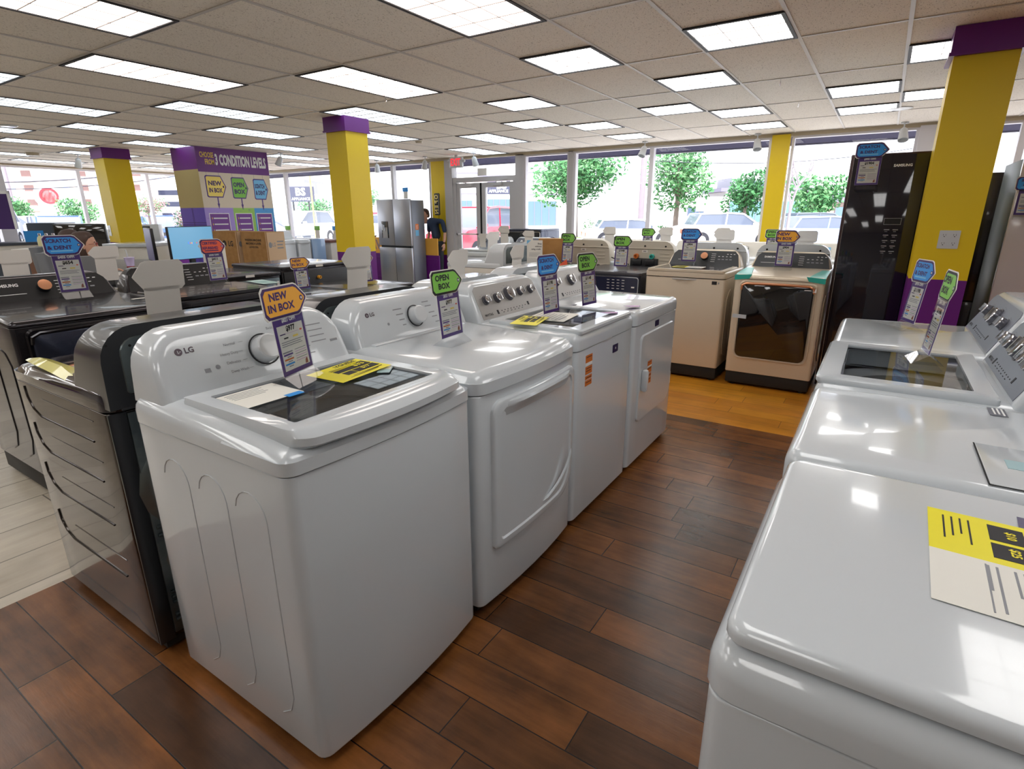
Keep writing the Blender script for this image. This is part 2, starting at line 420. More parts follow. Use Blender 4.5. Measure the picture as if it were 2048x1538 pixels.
# yellow piers between the windows
def pier(y0, y1, x0, label):
    b = MB(); b.m(YELLOW).box(x0, XW+.02, y0, y1, .62, 2.54)
    for z in [q*.2+.7 for q in range(9)]: b.box(x0-.001, x0, y0+.04, y1-.04, z, z+.004)
    o = tag(b.obj('wall_pier'), label, 'pier')
    return o
pier(7.82, 8.2, XW-.01, 'yellow painted brick pier beside the glass entrance door')
pier(1.33, 1.57, XW-.08, 'narrow yellow pier between the right windows above white washers')
# purple panels below the windows with a moulding
b = MB(); b.m(PURWALL)
for y0, y1 in ((7.85, 8.3), (8.35, 9.3), (9.35, 10.6), (10.65, 12.5)):
    for q in ((y0, y1, .08, .10), (y0, y1, .52, .54), (y0, y0+.02, .1, .52), (y1-.02, y1, .1, .52)): b.box(9.170, 9.185, *q)
b.box(9.185, 9.22, 7.82, 12.6, 0, .62)
tag(b.obj('low_partition'), 'low purple panelled partition under the window banner', 'partition')
# ---- entrance door
b = MB(); b.m(ALU)
b.box(XW-.06, XW+.1, 7.60, 7.80, 0, 2.53); b.box(XW-.05, XW+.1, 6.06, 7.60, 2.08, 2.17); b.box(XW-.04, XW+.08, 7.52, 7.60, 0, 2.08)
b.box(XW-.04, XW+.08, 6.06, 6.12, 0, 2.08)
dr = struct(b.obj('door_1'))
g = MB(); g.m(PANE).box(XW+.01, XW+.016, 6.06, 7.60, 2.17, 2.53); g.obj('transom_pane', dr)
for y0, y1, sgn in ((6.93, 7.52, 1), (6.12, 6.88, -1)):
    b = MB(); b.m(ALU)
    b.box(XW-.02, XW+.03, y0, y0+.09, .02, 2.06); b.box(XW-.02, XW+.03, y1-.09, y1, .02, 2.06)
    b.box(XW-.02, XW+.03, y0+.09, y1-.09, .02, .28); b.box(XW-.02, XW+.03, y0+.09, y1-.09, 1.97, 2.06)
    lf = b.obj('door_leaf', dr)
    g = MB(); g.m(PANE).box(XW+.002, XW+.008, y0+.09, y1-.09, .28, 1.97); g.obj('pane', lf)
    h = MB(); h.m(ALUW).box(XW-.09, XW-.07, y0+.02, y1-.02, 1.05, 1.08)
    h.box(XW-.09, XW-.02, y0+.02, y0+.05, 1.05, 1.08); h.box(XW-.09, XW-.02, y1-.05, y1-.02, 1.05, 1.08); h.obj('push_bar', lf)
    ca = MB(); ca.m(ALU).box(XW-.09, XW-.02, (y0+y1)/2-.14, (y0+y1)/2+.1, 2.0, 2.05)
    ca.tube([(XW-.06, (y0+y1)/2, 2.06), (XW-.2, (y0+y1)/2+sgn*.12, 2.09), (XW-.06, (y0+y1)/2+sgn*.26, 2.11)], .009); ca.obj('door_closer', lf)
b = MB(); b.m(SHADOW).box(XW-.01, XW+.02, 6.88, 6.93, .02, 2.06); b.obj('leaf_gap_shade', dr)  # dark strip drawn for the shaded gap between the door leaves
b = MB(); b.m(CARD).box(XW-.012, XW-.006, 6.76, 6.98, 2.19, 2.33); tag(b.obj('notice_paper'), 'small white paper taped to the glass over the entrance door', 'notice')

# ---- interior columns
def column(x, y, hw, label, outlet=False):
    t = thing('column', label, 'column', (x, y, 0))
    MB().m(YELLOW).box(-hw, hw, -hw, hw, 1.0, 2.41).obj('shaft', t)
    MB().m(PURWALL).box(-hw, hw, -hw, hw, 0, 1.0).obj('base', t)
    MB().m(PURWALL).box(-hw-.02, hw+.02, -hw-.02, hw+.02, 2.41, ZC-.002).box(-hw-.028, hw+.028, -hw-.028, hw+.028, 2.395, 2.415).obj('capital', t)
    return t
column(5.02, 5.65, .17, 'yellow column with purple base in the middle of the store')
column(4.86, 11.5, .2, 'yellow column left of the condition levels display behind the desk')
cr = column(5.03, -.37, .165, 'large yellow column with a power outlet plate beside the bronze refrigerator')
def outlet(x, y, z, label, ny=2, parent_n=(-1, 0, 0), w=.115):
    b = MB(); p = Plate(b, (x, y, z), (0, -1, 0), (0, 0, 1), .001)
    p.rect(-w/2, w/2, -.06, .06, WHITE2, 6, .004)
    for a in ((-.028, .028) if ny == 2 else (0,)):
        for c_ in (-.027, .027):
            p.rect(a-.018, a+.018, c_-.014, c_+.014, WHITE2, 8, .012)
            p.rect(a-.008, a-.006, c_-.001, c_+.009, INK, 9); p.rect(a+.006, a+.008, c_-.001, c_+.009, INK, 9); p.rect(a-.003, a+.003, c_-.010, c_-.005, INK, 9)
    return tag(b.obj('outlet_plate'), label, 'outlet')
outlet(5.03-.1652, -.385, 1.27, 'white four socket power outlet plate on the large yellow column')
b = MB(); p = Plate(b, (4.86-.2002, 11.62, 1.2), (0, -1, 0), (0, 0, 1), .001); p.rect(-.05, .05, -.09, .09, WHITE2, 8, .005); p.rect(-.01, .01, -.02, .02, CARD, 12)
tag(b.obj('switch_plate'), 'white switch plate on the yellow column behind the desk', 'switch')

# ---- the display wall "3 condition levels"
PW0 = mat('mural_cream', C(222, 208, 186), .5); PW1 = mat('mural_tan', C(188, 168, 112), .6)
LAV = mat('mural_lavender', C(168, 146, 220), .5); LIME = mat('mural_lime', C(156, 204, 96), .5); SKYB = mat('mural_blue', C(78, 158, 222), .5); VIO = mat('mural_violet', C(100, 76, 190), .5)
PANP = mat('mural_panel_purple', C(120, 64, 150), .5); BANDP = mat('mural_band_purple', C(106, 44, 128), .5); YTXT = mat('mural_yellow_text', C(232, 200, 60), .5)
t = thing('display_wall', 'tall display wall headed 3 condition levels with hanging tags painted on it', 'display wall', (5.42, 9.8, 0))
MB().m(PW0).box(0, 1.33, 0, .78, 0, ZC-.002).obj('core', t)
b = MB(); p = Plate(b, (0, 0, 0), (1, 0, 0), (0, 0, 1), .001)      # right face, looks to -y
p.rect(0, 1.33, 2.16, 2.56, BANDP)
p.rect(0, .52, .6, 1.58, LAV); p.rect(.52, .93, .6, 1.58, LIME); p.rect(.93, 1.33, .6, 1.58, SKYB)
p.text('CHOOSE', .18, 2.43, .085, YTXT, maxw=.24); p.text('FROM', .22, 2.32, .085, YTXT, maxw=.16)
p.text('3 CONDITION LEVELS', .80, 2.36, .17, INKW, bold=.045, maxw=.96)
for a0, a1 in ((.08, .42), (.56, .86), (.97, 1.27)):
    p.rect(a0-.012, a1+.012, 1.13, 1.49, INKW, 1.5); p.rect(a0, a1, 1.142, 1.478, PANP, 2)
    for k in range(3): p.rect(a0+.03, a0+.042, 1.39-k*.1, 1.42-k*.1, YTXT, 3); p.rect(a0+.06, a1-.03, 1.395-k*.1, 1.415-k*.1, INKW, 3)
rnd = random.Random(3)
for a0, a1 in ((.02, .5), (.54, .91), (.95, 1.31)):
    for k in range(26):
        x = a0+rnd.random()*(a1-a0-.06); z = .62+rnd.random()*.94
        p.rect(x, x+.04, z, z+.003, mat('mural_line', C(90, 90, 150), .6), 1.3)
def hang_tag(p, a, z, w, h, fill, l1, l2, sub=False):
    out = [(a-w/2, z-h/2+.02), (a-w/2+.02, z-h/2), (a+w*.28, z-h/2), (a+w/2, z), (a+w*.28, z+h/2), (a-w/2+.02, z+h/2), (a-w/2, z+h/2-.02)]
    p.poly(out, PURPLE, 2); inn = [(a+(x-a)*.9, z+(q-z)*.9) for x, q in out]; p.poly(inn, fill, 3)
    p.text(l1, a-.02, z+h*.14, h*.2, PURPD, 4, .04, maxw=w*.66); p.text(l2, a-.02, z-h*.18, h*.2, PURPD, 4, .04, maxw=w*.66)
    p.poly([(a+w*.36+.014*math.cos(q*PI/5), z+.02*math.sin(q*PI/5)) for q in range(10)], PURPD, 4)
    for q in (-w*.4, w*.2): p.rect(a+q, a+q+.003, z+h/2, 2.16, LINE, 1.5)
    p.rect(a-.01, a+.01, z-h/2-.14, z-h/2, PURPLE, 2); p.poly([(a-.022, z-h/2-.10), (a+.022, z-h/2-.10), (a, z-h/2-.19)], PURPLE, 2.2)
hang_tag(p, .27, 1.93, .36, .36, TAGY, 'NEW', 'IN BOX'); hang_tag(p, .71, 1.92, .31, .36, TAGG, 'OPEN', 'BOX'); hang_tag(p, 1.12, 1.91, .29, .36, TAGLB, 'SCRATCH', '& DENT')
b.obj('mural', t)
b = MB(); p = Plate(b, (0, 0, 0), (0, -1, 0), (0, 0, 1), .001)    # left face, looks to -x
p.rect(-.78, 0, 2.20, 2.56, PURWALL); p.rect(-.78, 0, 1.58, 2.20, PW1); p.rect(-.78, 0, 0, 1.58, VIO)
for z in (1.33, 1.29, .95, .9): p.rect(-.78, 0, z, z+.008, PURPD, 2)
for a in (-.40, -.37): p.rect(a, a+.008, 0, 1.58, PURPD, 2)
for a in (-.44, -.08):
    for z in (1.1, .6): p.rect(a, a+.008, z, z+.15, PURPD, 2)
b.obj('side_mural', t)

# ---- ceiling lights
EW = mat('lamp_diffuser_warm', C(250, 232, 214), .4, emit=(1, .90, .84, 1), es=2.3)
EN = mat('lamp_diffuser_white', C(245, 245, 245), .4, emit=(1, .985, .965, 1), es=2.7)
EC = mat('lamp_diffuser_cool', C(225, 235, 240), .4, emit=(.84, .94, 1, 1), es=.8)
LOUV = mat('lamp_grid_line', C(170, 160, 155), .6)
TROF = mat('lamp_trough', C(30, 28, 32), .6)
def make_light(w, h, nx, ny, em, label, group):
    t = thing('ceiling_light', label, 'ceiling light', (0, 0, ZC), 0, group)
    b = MB(); b.m(TROF)
    for q in ((0, w, 0, .022), (0, w, h-.022, h), (0, .022, .022, h-.022), (w-.022, w, .022, h-.022)): b.box(*q, -.012, -.001)
    b.obj('frame', t)
    MB().m(em).box(.022, w-.022, .022, h-.022, -.006, -.001).obj('diffuser', t)
    b = MB(); b.m(LOUV)
    for k in range(1, nx): b.box(.022+(w-.044)*k/nx-.003, .022+(w-.044)*k/nx+.003, .022, h-.022, -.010, -.006)
    for k in range(1, ny): b.box(.022, w-.022, .022+(h-.044)*k/ny-.002, .022+(h-.044)*k/ny+.002, -.0095, -.006)
    b.obj('louvre', t)
    return t
def cellpos(l, k): return (GX+l*DX+.008, GY+k*DY+.008, ZC)
protoL = {}
def light(l, k, kind, half=None):
    key = (kind, half is not None)
    em = {'w': EW, 'n': EN, 'c': EC}[kind]
    if half is None:
        w, nx = DX-.016, 6; x = l
        lab = {'w': 'long warm lit ceiling light panel in the left rows of the tile ceiling', 'n': 'long white lit ceiling light panel behind the camera side', 'c': 'long cool toned ceiling light panel in the left and far part of the ceiling'}[kind]
        gr = {'w': 'long warm ceiling light panels', 'n': 'long white ceiling light panels', 'c': 'long cool ceiling light panels'}[kind]
    else:
        w, nx = DX/2-.016, 3; x = l+half
        lab = 'square bright white ceiling light panel over the right side aisle'; gr = 'square white ceiling light panels'
    loc = (GX+x*DX+.008, GY+k*DY+.008, ZC)
    if key not in protoL: protoL[key] = make_light(w, DY-.016, nx, 3, em, lab, gr); protoL[key].location = loc
    else: dup(protoL[key], loc)
WARM = {(-1, 0), (0, 2), (1, 0), (0, -3)}
for l in range(-4, 6):
    for k in range(0, 20):
        if k % 4 != (0 if l % 2 else 2) or (l, k) in ((3, 0), (5, 0)): continue
        x0, y0 = GX+l*DX, GY+k*DY
        if x0+DX > 9.45 or y0+DY > 16.1 or x0 < -4.9: continue
        if 5.3 < x0+DX/2 < 6.9 and 9.6 < y0+.3 < 10.7: continue
        light(l, k, 'w' if (l, k) in WARM else ('n' if l < -1 else 'c'))
light(0, -3, 'w')
for l, k, h in ((1, -2-1, .5), (1, -5, .5), (2, -4, .5), (3, -3, .5), (4, -4, 0), (3, -6, .5), (4, -6, .5), (2, -7, .5), (4, -7, 0), (2, -1, .5), (3, 0, .5), (4, -1, 0), (5, -1, 0), (5, -4, 0)): light(l, k, 'n', h)
for l, k in ((-1, -6), (-2, -3), (-3, -6), (-3, -1), (0, -8), (2, -10), (-4, -4), (-2, -9), (4, -10)): light(l, k, 'n')

# ---- things on the ceiling
def track_lamp(x, y, rot, label, group='white track lamps along the windows'):
    t = thing('track_lamp', label, 'spot lamp', (x, y, ZC), rot, group)
    MB().m(WHITE2).cyl((0, 0, -.022), (0, 0, 1), .045, .022, 16).obj('ceiling_rose', t)
    MB().m(WHITE2).tube([(0, 0, -.02), (0, 0, -.09), (.02, 0, -.11)], .008, 8).obj('stem', t)
    MB().m(WHITE2).lathe([(.03, 0), (.045, .02), (.05, .07), (.062, .16), (.055, .165), (.04, .1)], (.0, 0, -.08), (.45, 0, -.9), 18).obj('lamp_shade', t)
    return t
tl = [(8.99, 9.27), (8.97, 7.89), (8.95, 6.67), (9.22, 3.43), (9.30, 1.75), (9.25, -.02)]
t0 = track_lamp(tl[0][0], tl[0][1], 40, 'white track lamp hanging from the ceiling in front of the window wall')
for k, (x, y) in enumerate(tl[1:]): dup(t0, (x, y, ZC), (60, 0, 160, 200, 190)[k])
dup(t0, (4.9, 12.9, ZC), 90, 'white track lamp near the left windows beside the yellow column', 'lamps by the left windows')
dup(t0, (6.9, 9.6, ZC), 120, 'white track lamp right of the condition levels display wall', 'lamps by the left windows')
def disc(x, y, rad, name, label, cat, m=WHITE2, h=.02):
    b = MB(); b.m(m).lathe([(rad, 0), (rad, .006), (rad*.8, h), (rad*.2, h)], (x, y, ZC-.001), (0, 0, -1), 24)
    return tag(b.obj(name), label, cat)
disc(8.05, .05, .12, 'ceiling_speaker', 'round flush ceiling speaker grille between two square ceiling lights', 'speaker', GREYP, .012)
disc(2.95, 9.6, .10, 'ceiling_speaker', 'round white ceiling vent disc near the left rows of lights', 'speaker')
disc(4.35, 13.3, .12, 'smoke_detector', 'beige smoke detector on the ceiling near the left windows', 'smoke detector', BEIGEM, .05)
disc(7.15, 6.4, .06, 'sprinkler_head', 'small brass sprinkler plate on the ceiling before the door', 'sprinkler', BEIGEM, .03)
disc(5.9, 11.6, .07, 'sprinkler_head', 'small brass sprinkler plate left of the display wall', 'sprinkler', BEIGEM, .03)
def hook(x, y, label):
    b = MB(); b.m(CHROME).tube([(0, 0, 0), (0, 0, -.02), (.012, 0, -.035), (.0, 0, -.05), (-.012, 0, -.04)], .003, 6)
    o = b.obj('ceiling_hook'); o.location = (x, y, ZC-.006); tag(o, label, 'hook')
hook(4.35, 4.30, 'small wire hook under the ceiling left of the warm light panel')
hook(5.75, .95, 'first small wire hook on the ceiling bar over the right aisle')
hook(6.97, .95, 'second small wire hook farther along the right aisle ceiling')
# exit sign
t = thing('exit_sign', 'white EXIT sign with red letters hanging above the entrance door', 'exit sign', (9.12, 7.22, 2.43))
MB().m(WHITE2).box(-.03, .03, -.16, .16, -.10, .09, .012).obj('housing', t)
b = MB(); p = Plate(b, (-.0305, 0, -.005), (0, -1, 0), (0, 0, 1), .001); p.text('EXIT', 0, 0, .13, mat('exit_red', C(225, 30, 50), .4, emit=(1, .02, .04, 1), es=.6), 1, .02, maxw=.24); b.obj('lettering', t)
b = MB(); b.m(WHITE2).ball((0, -.19, .02), .028).ball((0, .19, .02), .028).box(-.01, .01, -.17, .17, .01, .03); b.obj('lamp_heads', t)
MB().m(WHITE2).cyl((0, 0, .085), (0, 0, 1), .03, .048, 12).obj('stem', t)
# open sign
t = thing('open_sign', 'black upright OPEN sign with pale letters on the yellow pier', 'sign', (9.33, 7.93, 1.66))
MB().m(BLACKP).box(-.02, .02, -.07, .07, -.22, .22, .02).obj('board', t)
b = MB(); p = Plate(b, (-.0205, 0, 0), (0, -1, 0), (0, 0, 1), .001)
for k, ch in enumerate('OPEN'): p.text(ch, 0, .145-.097*k, .085, mat('open_letters', C(240, 220, 130), .4), 1, .04, rot=-PI/2, mirror=True)
p.rect(-.055, -.05, -.2, .2, INKW, 1); p.rect(.05, .055, -.2, .2, INKW, 1)
b.obj('lettering', t)
b = MB(); b.m(INK).tube([(9.34, 7.9, 1.44), (9.35, 7.93, 1.2), (9.34, 7.86, 1.0), (9.36, 7.9, .8)], .004, 5); tag(b.obj('black_cord'), 'thin black cord hanging below the upright OPEN sign', 'cord')
# window banner
BAN = mat('banner_orange', C(236, 176, 74), .5); BANT = mat('banner_letters', C(150, 128, 128), .6)
b = MB(); b.m(BAN).box(9.19, 9.215, 7.85, 10.9, .62, .97); p = Plate(b, (9.189, 9.4, .8), (0, -1, 0), (0, 0, 1), .001)
p.rect(-1.5, 1.55, -.17, .17, BAN, .5); p.text('MICROWAVES', 0, 0, .20, BANT, 2, .03, maxw=2.75, mirror=True)
tag(b.obj('window_banner'), 'orange window banner with grey letters seen from behind under the windows', 'banner')
outlet(9.169, 9.9, .28, 'small white wall outlet on the purple wall beside the steel refrigerator', 1, w=.08)

# ================================================================== APPLIANCES (local: x across, front at y=0, back at y=D)
ENERGY = {}
def cons(mb, w, z0, z1, yf0, yf1, yb, r=.09, top_in=.03, rnd=.02, seg=6):
    """console shell: rounded outline in x/z, front plane leaning from yf0 (bottom) to yf1 (top)"""
    def out(i):
        pts = rr(-w/2+i, w/2-i, z0, z1-i, [.001, .001, max(r-i, .01), max(r-i, .01)], seg)
        return [(x*(1-(top_in/(w/2))*(z-z0)/(z1-z0)), z) for x, z in pts]
    def yf(z): return yf0+(yf1-yf0)*(z-z0)/(z1-z0)
    lp = [[(x, yb, z) for x, z in out(0)], [(x, yf(z)+rnd, z) for x, z in out(0)]]
    for k in range(1, 5):
        t = k/4*PI/2; lp.append([(x, yf(z)+rnd*(1-math.sin(t)), z) for x, z in out(rnd*(1-math.cos(t)))])
    return mb.loft(lp)
def slant(z0, z1, yf0, yf1, lift=.0012):
    """origin/v/n of a leaning console front for Plate"""
    v = Vector((0, yf1-yf0, z1-z0)).normalized(); return v
def knob(name, parent, o, n, rad, h, m, ring=None, label=None, style=0):
    b = MB(); b.m(m)
    if style == 0: b.lathe([(rad*1.02, 0), (rad, h*.5), (rad*.96, h*.9), (rad*.85, h)], o, n, 28)
    else:
        h *= .72
        b.m(mat('knob_side_grey', C(96, 96, 104), .3, metal=.6)).lathe([(rad*1.1, 0), (rad*1.1, h*.15), (rad*.98, h*.2), (rad*.94, h*.85)], o, n, 28); b.m(m).lathe([(rad*.94, 0), (rad*.9, h*.12), (rad*.8, h*.15)], Vector(o)+Vector(n).normalized()*h*.85, n, 28)
        N = Vector(n).normalized(); a = N.cross(Vector((1, 0, 0))).normalized(); c = N.cross(a)
        O = Vector(o)+N*h
        b.loft([[O-N*.006+a*rad*.8*x+c*rad*.14*y for x, y in ((-1, -1), (1, -1), (1, 1), (-1, 1))], [O+N*.012+a*rad*.75*x+c*rad*.09*y for x, y in ((-1, -1), (1, -1), (1, 1), (-1, 1))]])
    k = b.obj(name, parent)
    if label: k['label'] = label
    if ring:
        N = Vector(n).normalized(); a = N.cross(Vector((1, 0, 0))).normalized(); c = N.cross(a)
        rb = MB(); rb.m(ring).lathe([(rad*1.12, 0), (rad*1.22, 0), (rad*1.22, .003), (rad*1.12, .003)], o, n, 32, False); rb.obj('knob_ring', k)
    return k
def badge(b, plate, a0, a1, b0, b1): plate.rect(a0, a1, b0, b1, mat('badge_navy', C(36, 34, 78), .3), 2)
def lg_logo(p, a, z, h, m=None):
    m = m or mat('logo_dark', C(84, 70, 82), .4)
    c = [(a+h*.62*math.cos(q*PI/10), z+h*.62*math.sin(q*PI/10)) for q in range(20)]
    p.poly(c, m, 1.5); p.rect(a-.16*h, a-.06*h, z-.28*h, z+.28*h, WHITE2, 2); p.rect(a-.16*h, a+.12*h, z-.28*h, z-.18*h, WHITE2, 2)
    p.rect(a+.06*h, a+.42*h, z-.05*h, z+.04*h, WHITE2, 2); p.text('LG', a+h*1.75, z, h*.95, m, 1.5, .03)
def toe(w, d, t, m=DARKBASE, z=.04):
    b = MB(); b.m(m).box(-w/2+.02, w/2-.02, .03, d-.02, .012, z)
    for x in (-w/2+.06, w/2-.06):
        for y in (.07, d-.07): b.cyl((x, y, 0), (0, 0, 1), .02, .014, 10)
    return b.obj('toe_kick', t)
def tub(t, cx, cy, rad, z0=.45, z1=.885, m=TUBM):
    b = MB(); b.m(m).lathe([(.03, z0+.12), (.05, z0+.02), (rad-.03, z0), (rad, z0+.04), (rad, z1-.04), (rad-.035, z1-.02), (rad-.035, z1-.002), (rad+.06, z1), (rad+.06, z1-.01)], (cx, cy, 0), (0, 0, 1), 36, False)
    return b.obj('tub', t)

def lg_washer(label, W=.68, D=.70):
    t = thing('washing_machine', label, 'washing machine'); h = W/2
    toe(W, D, t)
    b = MB(); b.m(WHITE).body(-h, h, 0, D, .038, .876, .028, .004, bow=.022, c1=False, rb=.01)
    for y0, z0, z1 in ((.10, .12, .78), (.27, .12, .78), (.45, .12, .78)):       # pressed stadium ribs in the side sheet
        for s in (-1, 1):
            x = s*(h+.0003); P = []
            for k in range(9): P.append((x, y0+.065-.065*math.cos(k/8*PI*.9+.1), z1-.05+.07*math.sin(k/8*PI*.9+.1)))
            P2 = [(x, y0, z1-.06), (x, y0, z0+.08), (x, y0+.02, z0+.03), (x, y0+.06, z0)]
            b.tube(P2[::-1]+P, .0016, 6)
    b.obj('cabinet', t)
    b = MB(); b.m(WHITE).body(-h-.004, h+.004, -.004, D, .880, .958, .034, .045, bow=.022, hole=(-.262, .262, .075, .475, .04), hd=.07, c0=False, slope=.03)
    b.obj('top_panel', t)
    tub(t, 0, .30, .235)
    b = MB(); b.m(WHITE)                                        # lid: frame with a curved handle lip in front
    xo = .298
    def bow(x, y): return y-(.028*(1-(x/xo)**2) if y < .12 else 0)
    o1 = rr(-xo, xo, -.012, .492, [.05, .05, .012, .012], 5, 8); i1 = rr(-.25, .25, .072, .44, .008, 5, 8)
    L = [[(x*.99, bow(x, y)+.02, .925) for x, y in o1]]
    L += [[(x, bow(x, y), .938 if y < .05 else .952) for x, y in o1], [(x, bow(x, y), .957 if y < .05 else .961) for x, y in o1]]
    L += [[(x*.985, bow(x, y)+(.02 if y < .05 else 0), .972) for x, y in o1], [(x*.965, bow(x, y)+(.05 if y < .05 else (-.006 if y > .4 else 0)), .976 if y < .12 else .972) for x, y in o1]]
    L += [[(x, y, .971) for x, y in i1], [(x, y, .960) for x, y in i1]]
    b.loft(L, False, False); lid = b.obj('lid', t)
    MB().m(LIDG).box(-.249, .249, .073, .439, .961, .965).obj('glass_pane', lid)
    b = MB(); cons(b.m(WHITE), .655, .935, 1.135, .515, .605, .70, r=.10, top_in=.012, rnd=.03)
    b.box(-.28, .28, .49, .53, .945, .962, .006)
    co = b.obj('console', t)
    v = Vector((0, .09, .2)).normalized(); b = MB(); p = Plate(b, (0, .515+.09*.5-.0005, 1.035), (1, 0, 0), v, .0005)
    lg_logo(p, -.245, .045, .017)
    for (s_, a_, z) in (('Normal', -.098, .040), ('Heavy Duty', -.108, .012), ('Delicates', -.104, -.016), ('Deep Wash', -.094, -.044)):
        p.text(s_, a_, z, .0085, LINE, 1, .01); p.rect(a_+.030, a_+.044, z, z+.001, LINE, 1)
    for (s_, a_, z) in (('Bedding', .055, .066), ('Towels', .085, .046)): p.text(s_, a_, z, .0085, LINE, 1, .01)
    for k, z in enumerate((.02, .0, -.02, -.045)): p.rect(.10+.012*k, .15+.01*k, z, z+.003, LINE, 1)
    for k in range(4): p.rect(.18, .24, .05-k*.02, .053-k*.02, LINE, 1)
    p.poly([(-.155+.007*math.cos(q*PI/6), -.02+.007*math.sin(q*PI/6)) for q in range(12)], LINE, 1); p.rect(-.195, -.178, -.03, -.018, LINE, 1); p.rect(.255, .285, -.02, -.012, LINE, 1)
    b.obj('console_print', co)
    n = Vector((0, -.2, .09)).normalized()
    knob('knob', co, (0.0, .552, 1.04), n, .042, .04, WHITE2, ring=INK)
    return t
def lg_dryer(label, W=.72, D=.72):
    t = thing('clothes_dryer', label, 'clothes dryer'); h = W/2
    toe(W, D, t)
    MB().m(WHITE).body(-h, h, 0, D, .038, .868, .028, .004, bow=.02, rb=.01).obj('cabinet', t)
    MB().m(WHITE).body(-h-.004, h+.004, -.006, D, .872, .962, .05, .05, bow=.024, slope=.02).obj('top_panel', t)
    b = MB(); b.m(WHITE)
    def dl(i, y, r_, zz=0): return [(x, y-.02*(1-(x/h)**2), z) for x, z in rr(-.285+i, .325-i, .26+i, .835-i, [.02, .13, .04, .05], 6, 6)]
    b.loft([dl(0, .004, 0), dl(0, -.010, 0), dl(.004, -.016, 0), dl(.010, -.018, 0), dl(.030, -.018, 0), dl(.036, -.012, 0), dl(.20, -.012, 0)])
    P = [(.30*math.cos(a)-.03, -.030-.012*math.cos(a), .50+.19*math.sin(a)) for a in [(-.15-.09*k) for k in range(14)]]
    b.tube(P, [.001]+[.006]*12+[.001], 6)
    d = b.obj('door', t)
    b = MB(); b.m(WHITE)
    n = 12; lp = []
    for k in range(n+1):
        x = -.225+.50*k/n; q = -.020*(1-(x/h)**2); e = 0; g = (.12, .75, 1)[min(k, n-k, 2)]
        lp.append([(x, q-.010, .765), (x, q-.010-.008*g, .785), (x, q-.010-.020*g, .800), (x, q-.010-.026*g, .812), (x, q-.010-.022*g, .822), (x, q-.010-.008*g, .826), (x, q-.008, .824)])
    b.loft(lp); b.obj('handle', d)
    b = MB(); cons(b.m(WHITE), .68, .94, 1.125, .55, .62, .72, r=.11, top_in=.012, rnd=.03); b.box(-.28, .28, .53, .56, .95, .966, .006)
    co = b.obj('console', t)
    v = Vector((0, .07, .185)).normalized(); b = MB(); p = Plate(b, (0, .55+.035-.0005, 1.0325), (1, 0, 0), v, .0005)
    lg_logo(p, -.25, .04, .015)
    for k, z in enumerate((.04, .018, -.005, -.028)): p.rect(-.11+.01*k, -.06, z, z+.004, LINE, 1)
    for k, z in enumerate((.05, .03, .0, -.02, -.045)): p.rect(.07+.012*k, .11+.01*k, z, z+.004, LINE, 1)
    p.poly([(-.155+.006*math.cos(q*PI/6), -.01+.006*math.sin(q*PI/6)) for q in range(12)], LINE, 1)
    b.obj('console_print', co)
    knob('knob', co, (0.0, .578, 1.035), Vector((0, -.185, .07)), .038, .038, WHITE2, ring=INK)
    return t
def maytag_console(t, W, D, knobs, pm=GREYP, wide=None):
    b = MB(); cons(b.m(WHITE), W-.02, .935, 1.12, D-.19, D-.085, D, r=.06, top_in=.03, rnd=.02)
    co = b.obj('console', t); v = Vector((0, .105, .185)).normalized(); c0 = (0, D-.19+.0525-.0005, 1.0275)
    b = MB(); p = Plate(b, c0, (1, 0, 0), v, .0012); hw = W/2-.05
    p.poly([(-hw-.008, -.085), (hw+.008, -.085), (hw-.004, .07), (hw-.03, .088), (-hw+.03, .088), (-hw+.004, .07)], pm, 1)
    for k in range(9): p.rect(-.12+.028*k, -.112+.028*k, -.060, -.056, INK, 1.6)
    for k in range(6): p.rect(-.11+.035*k, -.098+.035*k, -.070, -.067, INK, 1.6)
    p.rect(-.16, -.145, -.072, -.05, INK, 1.6); p.rect(.135, .15, -.062, -.042, INK, 1.6)
    p.text('MAYTAG', -hw+.05, -.065, .012, INK, 1.6, .02)
    for x, z, rd in knobs:
        for q in range(5): a = .6+q*.55; p.rect(x+rd*1.5*math.cos(a)-.006, x+rd*1.5*math.cos(a)+.006, z+rd*1.4*math.sin(a), z+rd*1.4*math.sin(a)+.002, LINE, 1.5)
    b.obj('control_panel', co)
    n = Vector((0, -.185, .105)).normalized()
    for x, z, rd in knobs:
        o = Vector(c0)+v*z+n*.002; o.x = x; knob('knob', co, o, n, rd, .034, CHROME, style=1)
    return co
def stickers(t, y, x0, x1, zs, nm='warning_sticker'):
    b = MB(); p = Plate(b, (0, y, 0), (1, 0, 0), (0, 0, 1), .0006)
    for z0, z1 in zs: p.rect(x0, x1, z0, z1, ORSTK, 1); p.lines(x0+.008, x1-.008, z1-.008, max(1, int((z1-z0)/.012)-1), .012, .003, INK, 2)
    p.rect(x0, x1, zs[0][0]-.014, zs[0][0], INKW, 1)
    o = b.obj(nm, t); o['label'] = 'orange and white warning sticker'; return o
